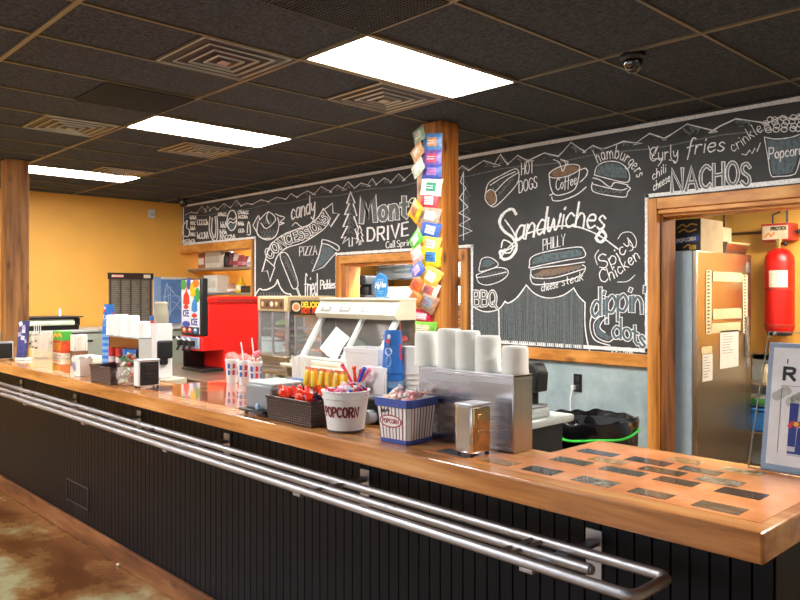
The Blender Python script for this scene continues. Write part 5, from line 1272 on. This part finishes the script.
# ---------------------------------------------------------------- left side: cabinet along the yellow wall
t = thing('chest_cabinet', 'long grey-green cabinet along the yellow wall', 'cabinet', (-9.98, 3.85, 0))
M['sage'] = plain('sage_enamel', '9aa294', .4, var=.04)
b = MB(); b.box((-.38, -1.5, 0), (.37, 1.45, 1.04), 0, .01); b.build('body', M['sage'], t)
for i in range(4):
    b = MB(); y = -1.5+.7375*i; b.box((-.38, y+.01, 1.05), (.39, y+.727, 1.09), 0, .012); b.build('lid', M['lgrey'], t)
    b = MB(); b.box((.37, y+.03, .55), (.382, y+.70, .98), 0, .006); dr = b.build('drawer', M['sage'], t)
    b = MB(); b.box((.382, y+.1, .93), (.392, y+.64, .955)); b.build('handle', M['black'], dr)
    b = MB(); b.box((.37, y+.03, .1), (.382, y+.70, .5), 0, .006); dr = b.build('drawer', M['sage'], t)
    b = MB(); b.box((.382, y+.1, .45), (.392, y+.64, .475)); b.build('handle', M['black'], dr)
t = thing('counter_grill', 'black countertop grill with pale rounded lid on the long cabinet', 'grill', (-9.85, 3.27, 1.09))
b = MB(); b.box((-.22, -.3, 0), (.22, .3, .07), 0, .01); b.box((-.22, .24, .05), (.2, .32, .15), 0, .01); b.build('body', M['black'], t)
b = MB(); b.prism([(-.24, .06), (.25, .06), (.25, .1), (.21, .135), (-.21, .135), (-.24, .1)], .54, 0, .012, Matrix.Translation((0, .24, 0)) @ Matrix.Rotation(PI/2, 4, 'X')) ; b.build('lid', pm('c8d0b8', .35), t)
b = MB(); b.box((-.24, -.34, .155), (.26, .34, .17), 0, .005); b.box((-.2, -.29, .13), (.2, .29, .156)); b.build('top_shelf', M['dark'], t)
b = MB(); b.lathe([(.018, 0), (.018, .07), (.008, .085), (.008, .10), (.001, .1)], seg=14); one('squeeze_bottle', b, M['white'], 'thin white bottle standing on top of the grill', 'bottle', (-9.8, SX(60, 312, -9.8).y, 1.261))
def wallboard(name, label, cat, px0, px1, pyt, parts):
    y0, y1 = SX(px0, 0, -10.385).y, SX(px1, 0, -10.385).y; zt = SX((px0+px1)/2, pyt, -10.385).z
    t = thing(name, label, cat, (-10.385, (y0+y1)/2, 1.0905)); parts(t, (y1-y0)/2, zt-1.0905); return t
def menu(t, w, h):
    c = [pm('5a564e', .5), pm('33241e', .5), pm('8e877a', .5), pm('e8e0d0', .5), pm('c03024', .5), pm('6a6258', .5)]
    b = MB(); b.box((-.012, -w, 0), (0.01, w, h), 0, .004); b.build('board', c, t)
    m = MB(); f = lambda u, v: (.0115, u, v)
    ribbon(m, [L(-w*.96, h-.045, w*.96, h-.045)], .09, f, 1)
    f2 = lambda u, v: (.0125, u, v)
    m.add([f2(-w*.9, h-.065), f2(-w*.35, h-.065), f2(-w*.35, h-.025), f2(-w*.9, h-.025)], [[0, 1, 2, 3]], 4); m.add([f2(w*.6, h-.07), f2(w*.94, h-.07), f2(w*.94, h-.02), f2(w*.6, h-.02)], [[0, 1, 2, 3]], 3)
    ribbon(m, [[(-w*.86+w*.11*i, h-.045), (-w*.83+w*.11*i, h-.045)] for i in range(5)], .028, lambda u, v: (.0132, u, v), 3)
    for k in range(4):
        u0 = -w*.92+w*.47*k; m.add([f(u0, .02), f(u0+w*.4, .02), f(u0+w*.4, h-.1), f(u0, h-.1)], [[0, 1, 2, 3]], 5)
        ribbon(m, [[(u0+w*.04, h-.13-.03*i), (u0+w*random.uniform(.2, .37), h-.13-.03*i)] for i in range(int((h-.16)/.03))], .010, f2, 2)
    for k in range(5): ribbon(m, [[(-w*.945+w*.47*k, .02), (-w*.945+w*.47*k, h-.09)]], .012, f2, 1)
    m.build('printed_columns', c, t)
wallboard('menu_board', 'dark menu board with narrow printed columns against the yellow wall', 'board', 109, 151.5, 273, menu)
def blue_sheet(t, w, h):
    c = [pm('d8d4cc', .5), pm('5a86c4', .5, var=.15, scale=9), pm('b4cce8', .6), pm('88a8d4', .5)]
    b = MB(); b.box((-.012, -w, 0), (.008, w, h), 0, .004); b.build('frame', c, t)
    m = MB(); m.box((.006, -w+.02, .01), (.0095, w-.035, h-.035), 1)
    m.add([(.0105, -w+.01, 0), (.0105, -w*.55, 0), (.0105, -w*.55, h), (.0105, -w+.01, h)], [[0, 1, 2, 3]], 3)
    random.seed(8)
    ribbon(m, [C(*sum([[random.uniform(-w*.5, w*.8), random.uniform(.05, h-.08)] for _ in range(3)], [])) for _ in range(7)], .008, lambda u, v: (.0115, u, v), 2)
    m.build('sheet', c, t)
wallboard('wall_poster', 'blue poster sheet in a white frame left of the red machine', 'poster', 153, 186, 277, blue_sheet)
# lid tower on its little table in the left gap
t = thing('side_table', 'small cream work table behind the gap in the counter', 'table', (-4.72, 2.285, 0))
b = MB(); b.box((-.2, -.10, .955), (.17, .10, .99), 0, .006); b.build('table_top', M['cream'], t)
for sx in (-1, 1):
    for sy in (-1, 1):
        b = MB(); b.box((sx*.145-.015, sy*.075-.015, 0), (sx*.145+.015, sy*.075+.015, .955), 0, .003); b.build('leg', M['lgrey'], t)
q0, q1 = SY(149.5, 335, 2.26), SY(163, 323, 2.26)
t = thing('lid_dispenser', 'white lid dispenser tower with a black holder on its front', 'dispenser', ((q0.x+q1.x)/2+.03, 2.285, .99)); w = (q1.x-q0.x)/2
b = MB(); b.box((-w*.9, -.07, 0), (w*.75, .04, .30), 0, .006); b.box((-w*.2, -.07, .29), (w*.75, .04, .36), 0, .006); b.build('tower', M['white'], t)
b = MB(); b.box((w*.75, -.075, .13), (w*.75+.03, .03, .25), 0, .012); b.box((w*.75, -.055, .09), (w*.75+.022, .0, .14), 0, .008); b.build('holder', M['black'], t)
b = MB(); b.lathe([(.04, 0), (.047, .01), (.048, .07), (.04, .10), (.045, .13), (.034, .14), (.001, .14)], seg=20); one('dome_lid_stack', b, pm('b0aa94', .35), 'stack of cloudy dome lids on top of the white tower', 'lids', ((q0.x+q1.x)/2+.03+w*.25, 2.27, 1.352))
b = MB(); b.lathe([(.028, 0), (.037, .10), (.039, .102), (.039, .106), (.034, .106), (.026, .004), (.001, .004)], seg=20, cap=False); o = one('paper_cup', b, pm('2f6cc0', .4), 'blue and red paper cup beside the cloudy dome lids', 'cup', ((q0.x+q1.x)/2+.03-w*.55, 2.265, 1.292))
m = MB(); m.lathe([(.0325, .04), (.0355, .075)], seg=20, cap=False); m.build('printed_band', pm('d83a34', .4), o)
# ---------------------------------------------------------------- alcove shelves
def wshelf(label, x0, x1, y0, y1, z):
    t = thing('wire_shelf', label, 'shelf', ((x0+x1)/2, (y0+y1)/2, z)); w, d = (x1-x0)/2, (y1-y0)/2
    b = MB(); b.box((-w, -d, -.02), (w, -d+.012, .012)); b.box((-w, d-.012, -.02), (w, d, 0)); b.box((-w, -d+.012, -.006), (w, d-.012, 0), 1); b.build('deck', [M['chrome'], M['lgrey']], t)
    for s in (-w+.05, w-.05):
        b = MB(); b.tube([(s, -d, -.01), (s, d, -.20), (s, d, -.01), (s, -d, -.01)], .007, seg=6); b.build('bracket', M['chrome'], t)
    return t
wshelf('upper steel shelf in the alcove over the red machine', -10.38, -8.48, 5.45, 5.85, 1.90)
wshelf('lower steel shelf in the alcove over the red machine', -10.38, -8.48, 5.45, 5.85, 1.545)
def shelfbox(name, label, cat, px0, px1, py, z, col, dp=.14, y=5.50, shape='box', group=None, band=None):
    q0, q1 = SY(px0, py, y), SY(px1, py, y); h = max(.04, q0.z-z); w = (q1.x-q0.x)/2
    b = MB()
    if shape == 'box': b.box((-w, 0, 0), (w, dp, h), 0, .008)
    elif shape == 'jar': b.lathe([(w*.9, 0), (w, .01), (w, h*.7), (w*.8, h*.8), (w*.8, h), (.001, h)], (0, w, 0), 18)
    else: b.lathe([(w*.9, 0), (w, .01), (w, h*.55), (w*.45, h*.78), (w*.3, h), (.001, h)], (0, w, 0), 18)
    o = one(name, b, pm(col, .5), label, cat, ((q0.x+q1.x)/2, y, z+.001), 0, group)
    if band:
        m = MB()
        if shape == 'box': m.box((-w*.8, -.002, h*.3), (w*.8, .001, h*.7))
        else: m.lathe([(w*1.01, h*.2), (w*1.01, h*.5)], (0, w, 0), 18, cap=False)
        m.build('printed_label', pm(band, .5), o)
shelfbox('storage_box', 'wide white storage box on the upper alcove shelf', 'box', 205, 221, 250.5, 1.90, 'd8d2c4', .2, band='b8b0a0')
shelfbox('storage_box', 'small red and white carton at the left of the upper alcove shelf', 'box', 198, 204.5, 254, 1.90, 'b06a50', .1, band='e8dcd0')
shelfbox('cup_sleeve', 'tall black cup sleeve on the upper alcove shelf', 'cups', 222, 226.5, 252, 1.90, '2a1c20', shape='jar')
for a, c, l, bd in ((227, '5a1c24', 'dark maroon jar on the upper alcove shelf', '8a3038'), (231.5, 'c8bcb0', 'pale topped jar on the upper alcove shelf', 'a03038'), (236, '9a3a40', 'red jar on the upper alcove shelf', 'c87078'), (240.5, 'a85050', 'light red jar on the upper alcove shelf', 'd8a0a0')):
    shelfbox('jar', l, 'jar', a, a+4.2, 253+(a-227)*.25, 1.90, c, shape='jar', band=bd)
shelfbox('plastic_tub', 'white tub at the right end of the upper alcove shelf', 'tub', 245, 251, 257, 1.90, 'e4e4e8', shape='jar', band='a0a8c0')
shelfbox('storage_box', 'tall white box on the lower alcove shelf', 'box', 203.5, 217, 275.5, 1.545, 'eeeae0', .2, band='dcd6c8')
shelfbox('jar', 'small pink labelled jar on the lower alcove shelf', 'jar', 225.5, 229, 284.5, 1.545, 'c89a88', shape='jar', band='f0e0d8')
shelfbox('jar', 'small tan jar beside the yellow bottle', 'jar', 229.5, 233, 284, 1.545, 'a8806a', shape='jar', band='e8d0c0')
shelfbox('mustard_bottle', 'yellow squeeze bottle on the lower alcove shelf', 'bottle', 233.5, 239, 277.5, 1.545, 'f0c01c', shape='bottle', band='e8e0c0')
shelfbox('storage_box', 'black box at the right end of the lower alcove shelf', 'box', 240.5, 251, 286, 1.545, '2c2620', .12, band='4a3c30')

# ---------------------------------------------------------------- kitchen seen through the doorway
t = thing('upright_fridge', 'tall stainless fridge with grey side seen through the doorway', 'fridge', (-3.0, 6.19, 0))
FX1 = -2.627+3.0
b = MB(); b.box((-.38, -.53, .08), (FX1-.04, .52, 1.88), 0, .006); b.build('cabinet', pm('9fb0ba', .45), t)
b = MB(); b.box((FX1-.04, -.53, .10), (FX1, .42, 1.88), 0, .008); dr = b.build('door', M['steelw'], t)
b = MB(); b.box((FX1-.04, .43, .10), (FX1-.004, .52, 1.88), 0, .005); b.build('hinge_post', M['steelw'], t)
b = MB(); b.box((FX1, .37, 1.0), (FX1+.03, .40, 1.35), 0, .008); b.build('handle', M['chrome'], dr)
for z in (.9, 1.72):
    b = MB(); b.box((FX1-.01, .40, z), (FX1+.012, .47, z+.09), 0, .006); b.build('hinge', M['chrome'], t)
for sy in (-.48, .47):
    b = MB(); b.lathe([(.025, 0), (.02, .09)], (FX1-.1, sy, 0), 12); b.lathe([(.025, 0), (.02, .09)], (-.33, sy, 0), 12); b.build('foot', M['black'], t)
def fquad(mb, px0, py0, px1, py1, mi=0):
    a, c = SX(px0, py0, -2.627), SX(px1, py1, -2.627)
    mb.box((0, min(a.y, c.y)-6.19, min(a.z, c.z)), (.002, max(a.y, c.y)-6.19, max(a.z, c.z)), mi)
def note(name, label, cat, quads, col, dots=False):
    o = MB()
    for qd in quads: fquad(o, *qd)
    cent = SX((quads[0][0]+quads[0][2])/2, (quads[0][1]+quads[0][3])/2, -2.6245)
    for i in range(len(o.v)): v = o.v[i]; o.v[i] = (v[0], v[1]+6.19-cent.y, v[2]-cent.z)
    r = one(name, o, col, label, cat, V(cent))
    return r, cent
for qd, l in (((712.5, 271.5, 742, 282), 'cream notice strip high on the fridge door'), ((712.5, 309, 741, 318), 'cream notice strip in the middle of the fridge door'), ((710, 323.5, 740, 331), 'cream notice strip just above the hanging paper on the fridge')):
    note('notice_strip', l, 'notice', [qd], pm('d8c89c', .7))
for qd, l in (((705.5, 270, 711, 334), 'left perforated upright strip on the fridge door'), ((742.5, 275, 747, 333), 'right perforated upright strip on the fridge door')):
    o, c = note('label_strip', l, 'strip', [qd], pm('e0d4ac', .7))
    m = MB()
    z0, z1 = SX(qd[0], qd[1], -2.6245).z-c.z, SX(qd[0], qd[3], -2.6245).z-c.z; hw = (SX(qd[2], 300, -2.6245).y-SX(qd[0], 300, -2.6245).y)/2
    for i in range(18): z = z0+(z1-z0)*(i+.5)/18; m.box((.002, -hw*.4, z-.006), (.003, hw*.4, z+.006))
    m.build('hole', pm('5a4a2c', .7), o)
for qd, l in (((719.5, 331, 738, 366), 'white paper sheet hanging on the fridge door'), ((702, 354, 712, 380), 'smaller white paper slip low on the fridge door')):
    o, c = note('paper_sheet', l, 'paper', [qd], M['paper'])
    m = MB(); hw = (SX(qd[2], 300, -2.6245).y-SX(qd[0], 300, -2.6245).y)/2; z0 = SX(qd[0], qd[1], -2.6245).z-c.z
    ribbon(m, [[(-hw*.7, z0-.03-.022*i), (hw*random.uniform(0, .7), z0-.03-.022*i)] for i in range(8)], .005, lambda u, v: (.0026, u, v)); m.build('handwriting', pm('8a8a90', .7), o)
note('notice_strip', 'cream tag above the smaller paper slip on the fridge', 'notice', [(701, 347, 711.5, 353.5)], pm('d8c89c', .7))
# cartons on the fridge
a, c = SY(672, 250, 5.75), SY(701, 216, 5.75)
bw = (c.x-a.x)/2
t = thing('popcorn_carton', 'black and tan printed carton on top of the fridge', 'carton', ((a.x+c.x)/2, 5.75, 1.881)); hh = .255
bc = [pm('1d1812', .5), pm('b09a78', .6), pm('c89a3c', .5), pm('24408c', .5), pm('e8d8b0', .5)]
b = MB(); b.box((-bw, 0, 0), (bw-.003, .40, hh), 0, .003); b.box((bw-.004, 0, 0), (bw, .4, hh), 1, .001); b.build('carton', bc, t)
m = MB(); f = lambda u, v: (u, -.0012, v)
ribbon(m, [C(-.07, .19, -.03, .215, .0, .195, .04, .215, .085, .205), C(-.06, .155, -.02, .175, .02, .155, .08, .17), C(-.02, .03, .02, .05, .06, .02)], .012, f, 2)
ribbon(m, [L(-.085, .085, .085, .100)], .045, f, 3); ribbon(m, text_strokes('POPCORN', [(-.075, .072), (.075, .086)], .026, gap=.3), .006, lambda u, v: (u, -.002, v), 4)
m.add([f(.03+.05*u, .01+.04*v) for u, v in ((0, 0), (1, .1), (1, .9), (.4, 1), (-.2, .5))], [[0, 1, 2, 3, 4]], 2); m.build('printed_lettering', bc, t)
q = SX(735, 245, -2.70)
t = thing('foil_tray', 'shallow foil tray on top of the fridge', 'tray', (-2.83, 6.52, 1.881))
b = MB(); loft(b, [([(-.14, -.2), (.14, -.2), (.14, .2), (-.14, .2)], 0), ([(-.17, -.23), (.17, -.23), (.17, .23), (-.17, .23)], .085), ([(-.165, -.225), (.165, -.225), (.165, .225), (-.165, .225)], .085), ([(-.135, -.195), (.135, -.195), (.135, .195), (-.135, .195)], .004)]); b.build('tray', M['steelw'], t)
b = MB(); b.box((-.175, -.235, .085), (.175, .235, .10), 0, .004); b.build('lid', pm('c8b890', .5), t)
b = MB(); b.box((-.13, -.13, 0), (.13, .13, .13), 0, .01); o = one('storage_box', b, pm('cfc0a0', .6), 'pale box stacked on the foil tray on the fridge', 'box', (-2.86, 6.42, 1.982))
b = MB(); b.box((-.06, -.05, .13), (.05, .04, .16), 0, .01); b.build('lid_knob', M['black'], o)
# suppression tank
q = SY(779.5, 292, 6.93)
t = thing('fire_suppression_tank', 'large red fire suppression cylinder on the kitchen wall', 'fire cylinder', (q.x, 6.93, 1.20))
b = MB(); b.lathe([(.02, 0), (.10, .004), (.118, .03), (.120, .06), (.120, .62), (.112, .675), (.085, .715), (.045, .735), (.03, .74)], seg=36); b.build('cylinder', M['red'], t)
b = MB(); b.lathe([(.1, -.02), (.1, .006)], seg=30); b.build('base_ring', M['black'], t)
b = MB(); b.lathe([(.022, .735), (.022, .80), (.032, .80), (.032, .825), (.018, .825), (.018, .87)], seg=16); b.build('valve', pm('b89a60', .3, metal=1), t)
b = MB(); b.ball((.06, -.03, .78), .022, 0, 10); b.tube([(.0, 0, .78), (.06, -.02, .78)], .01, seg=8); b.build('gauge', M['black'], t)
cama = math.atan2(-6.93, -q.x)
m = MB(); vs = []; fs = []
for i in range(13):
    a = cama+(-.75+1.3*i/12); vs += [(.1212*math.cos(a), .1212*math.sin(a), .40), (.1212*math.cos(a), .1212*math.sin(a), .545)]
for i in range(12): fs.append([2*i, 2*i+2, 2*i+3, 2*i+1])
m.add(vs, fs); lb = m.build('label_sheet', pm('d8d0b8', .6, var=.15, scale=40), t)
b = MB(); b.lathe([(.1215, .375), (.1225, .38), (.1225, .392), (.1215, .397)], seg=36, cap=False); b.lathe([(.1215, .055), (.1225, .06), (.1225, .075), (.1215, .08)], seg=36, cap=False); b.build('strap', pm('b03020', .4), t)
q = SY(779, 232, 6.98)
t = thing('control_box', 'red edged control box with printed front above the red cylinder', 'control box', (q.x, 7.0, 2.085))
pb = [pm('b02a20', .45), pm('d8c0a0', .5, var=.1), pm('20201e', .5), pm('e08838', .5)]
b = MB(); b.box((-.125, -.09, -.075), (.125, .08, .075), 0, .006); b.build('case', pb, t)
m = MB(); m.box((-.115, -.093, -.065), (.10, -.088, .055), 1, .002); ribbon(m, text_strokes('PROTEX', [(-.04, .015), (.085, .015)], .028, gap=.25), .008, lambda u, v: (u, -.0945, v), 2); ribbon(m, [C(-.09, -.04, -.06, -.01, -.04, -.035, -.015, -.005)], .016, lambda u, v: (u, -.0945, v), 3)
m.build('cover', pb, t)
b = MB(); b.tube([(-.06, 0, .07), (-.06, 0, .16), (.0, 0, .18), (.0, 0, .235)], .008, seg=8); b.tube([(.06, 0, .07), (.06, 0, .235)], .010, seg=8); b.tube([(.12, 0, .0), (.5, .03, .02)], .011, seg=8); b.ball((.16, 0, .0), .02, 0, 8); b.build('conduit', M['dark'], t)
b = MB(); b.tube([(-.9, 7.07, 0), (.9, 7.07, 0)], .012, seg=8); b.tube([(-.62, 7.07, 0), (-.62, 7.07, .22)], .009, seg=8); one('wall_pipe', b, pm('6a4a2a', .5), 'thin brown pipe along the kitchen wall above the fridge', 'pipe', (-2.4, 0, 2.1))
# steel shelving right of the fridge
t = thing('kitchen_shelving', 'grey steel shelving beside the fridge in the kitchen', 'shelving', (-2.25, 6.9, 0))
zt = SY(760, 356, 6.8).z; zs = SY(760, 383, 6.8).z; zb = SY(760, 418, 6.8).z-.03
b = MB(); b.box((-.5, .14, 0), (.9, .17, zt), 0); b.box((-.5, .14, zt-.055), (.9, .175, zt), 1, .004); b.build('back_panel', [M['lgrey'], M['casing']], t)
for z in (zs, zs-.42):
    b = MB(); b.box((-.5, -.18, z-.02), (.9, .14, z), 0, .004); b.build('shelf', M['steelw'], t)
for x in (-.48, .88):
    b = MB(); b.box((x-.015, -.17, 0), (x+.015, -.14, zs), 0, .003); b.build('upright', M['steelw'], t)
q = SY(768, 372, 6.85); b = MB(); b.lathe([(.05, 0), (.055, .01), (.055, .12), (.045, .14), (.045, .16), (.001, .16)], seg=20); one('jar', b, pm('d8c8a8', .4), 'pale jar on the steel shelving beside the fridge', 'jar', (q.x, 6.84, zs+.001))
q = SY(762, 405, 6.85); z2 = zs-.42
b = MB(); b.box((-.14, -.12, 0), (.16, .12, .18), 0, .02); o = one('storage_crate', b, pm('2f78c0', .5), 'blue plastic bin on the lower kitchen shelf', 'bin', (q.x, 6.86, z2+.001))
b = MB(); b.box((-.15, -.13, .18), (.17, .13, .2), 0, .008); b.build('rim', pm('2a6cb0', .5), o)
b = MB(); pillow(b, .3, .12, .2); o = one('bread_bag', b, [pm('dfe6d8', .4), pm('4aa050', .4), pm('eef0ea', .4)], 'green and white packet on top of the blue bin', 'packet', (q.x+.01, 6.85, z2+.26))

# ---------------------------------------------------------------- kitchen seen through the hatch
t = thing('pizza_oven', 'big white enamelled oven in the kitchen behind the hatch', 'oven', (-5.95, 6.35, 0))
b = MB(); b.box((-.9, -.4, .1), (.9, .4, 1.62), 0, .02); b.build('body', M['white'], t)
b = MB(); b.box((-.7, -.415, 1.15), (.7, -.4, 1.45), 0, .01); dr = b.build('door', M['steel'], t)
b = MB(); b.tube([(-.6, -.44, 1.42), (.6, -.44, 1.42)], .012); b.build('handle', M['chrome'], dr)
for sx in (-.68, .68):
    b = MB(); b.box((sx-.03, -.35, 0), (sx+.03, .35, .1)); b.build('foot', M['black'], t)
t = thing('extractor_hood', 'grey steel hood hanging above the oven behind the hatch', 'hood', (-5.95, 6.45, 2.33))
b = MB(); P = [(-.35, -.62), (-.35, -.52), (-.2, 0), (.3, 0), (.3, -.62)]; n = 5
b.add([(-.9, y, z) for y, z in P]+[(.9, y, z) for y, z in P], [list(range(5)), list(range(5, 10))[::-1]]+[[i, (i+1) % n, n+(i+1) % n, n+i] for i in range(n)]); b.build('canopy', M['steel'], t)
b = MB(); b.box((-.78, -.36, -.6), (.78, -.352, -.55)); b.build('filter_rail', M['chrome'], t)
q = SY(367, 296, 5.78)
t = thing('coffee_brewer', 'black coffee brewer on a stand behind the hatch', 'coffee maker', (q.x, 5.78, 0))
zb = q.z-.02
b = MB(); b.box((-.12, -.12, 0), (.12, .12, zb), 0, .006); b.build('stand', M['steel'], t)
b = MB(); b.box((-.1, -.1, zb), (.09, .1, zb+.03), 0, .01); b.box((-.1, .0, zb+.03), (.09, .1, zb+.2), 0, .01); b.box((-.1, -.1, zb+.15), (.09, .1, zb+.26), 0, .02); b.build('body', M['dark'], t)
b = MB(); b.lathe([(.05, zb+.03), (.065, zb+.06), (.06, zb+.12), (.04, zb+.14)], (0, -.035, 0), 20); b.build('pot', M['black'], t)
t = thing('storage_rack', 'tall steel rack of white tubs behind the hatch, right side', 'rack', (-4.58, 6.6, 0))
for z in (.5, .95, 1.35, 1.72):
    b = MB(); b.box((-.3, -.25, z-.02), (.5, .25, z), 0, .003); b.build('shelf', M['chrome'], t)
for sx in (-.3, .48):
    for sy in (-.25, .23):
        b = MB(); b.box((sx, sy, 0), (sx+.02, sy+.02, 2.0)); b.build('upright', M['chrome'], t)
k = 0
for z, n in ((.95, 'third'), (1.35, 'second'), (1.72, 'top')):
    for j, (x, c, cn_) in enumerate(((-.14, 'f0ece2', 'white'), (.08, 'd8b888', 'tan'), (.3, 'e8e4da', 'off-white'))):
        b = MB(); b.lathe([(.08, 0), (.09, .01), (.095, .2), (.1, .2), (.1, .225), (.001, .225)], seg=20); one('food_tub', b, pm(c, .5), '%s tub on the %s shelf of the rack behind the hatch' % (cn_, n), 'tub', (-4.58+x, 6.6, z+.001), 0, 'tubs on the hatch rack')

# ================================================================ CAMERA, LIGHT, VIEW
cd = bpy.data.cameras.new('camera'); co = bpy.data.objects.new('camera', cd); COL.objects.link(co)
co.location = (0, 0, EYE); co.rotation_euler = (PI/2, 0, math.atan2(-FX, FY)); cd.lens = 36*750/800; cd.sensor_width = 36; cd.shift_y = -7/800; cd.clip_start = .05
SC.camera = co
w = bpy.data.worlds.new('world'); SC.world = w; w.use_nodes = True
w.node_tree.nodes['Background'].inputs['Color'].default_value = (.8, .9, 1, 1); w.node_tree.nodes['Background'].inputs['Strength'].default_value = 1.0
SC.view_settings.view_transform = 'Standard'; SC.view_settings.look = 'None'; SC.view_settings.gamma = 1; SC.view_settings.exposure = 1.95
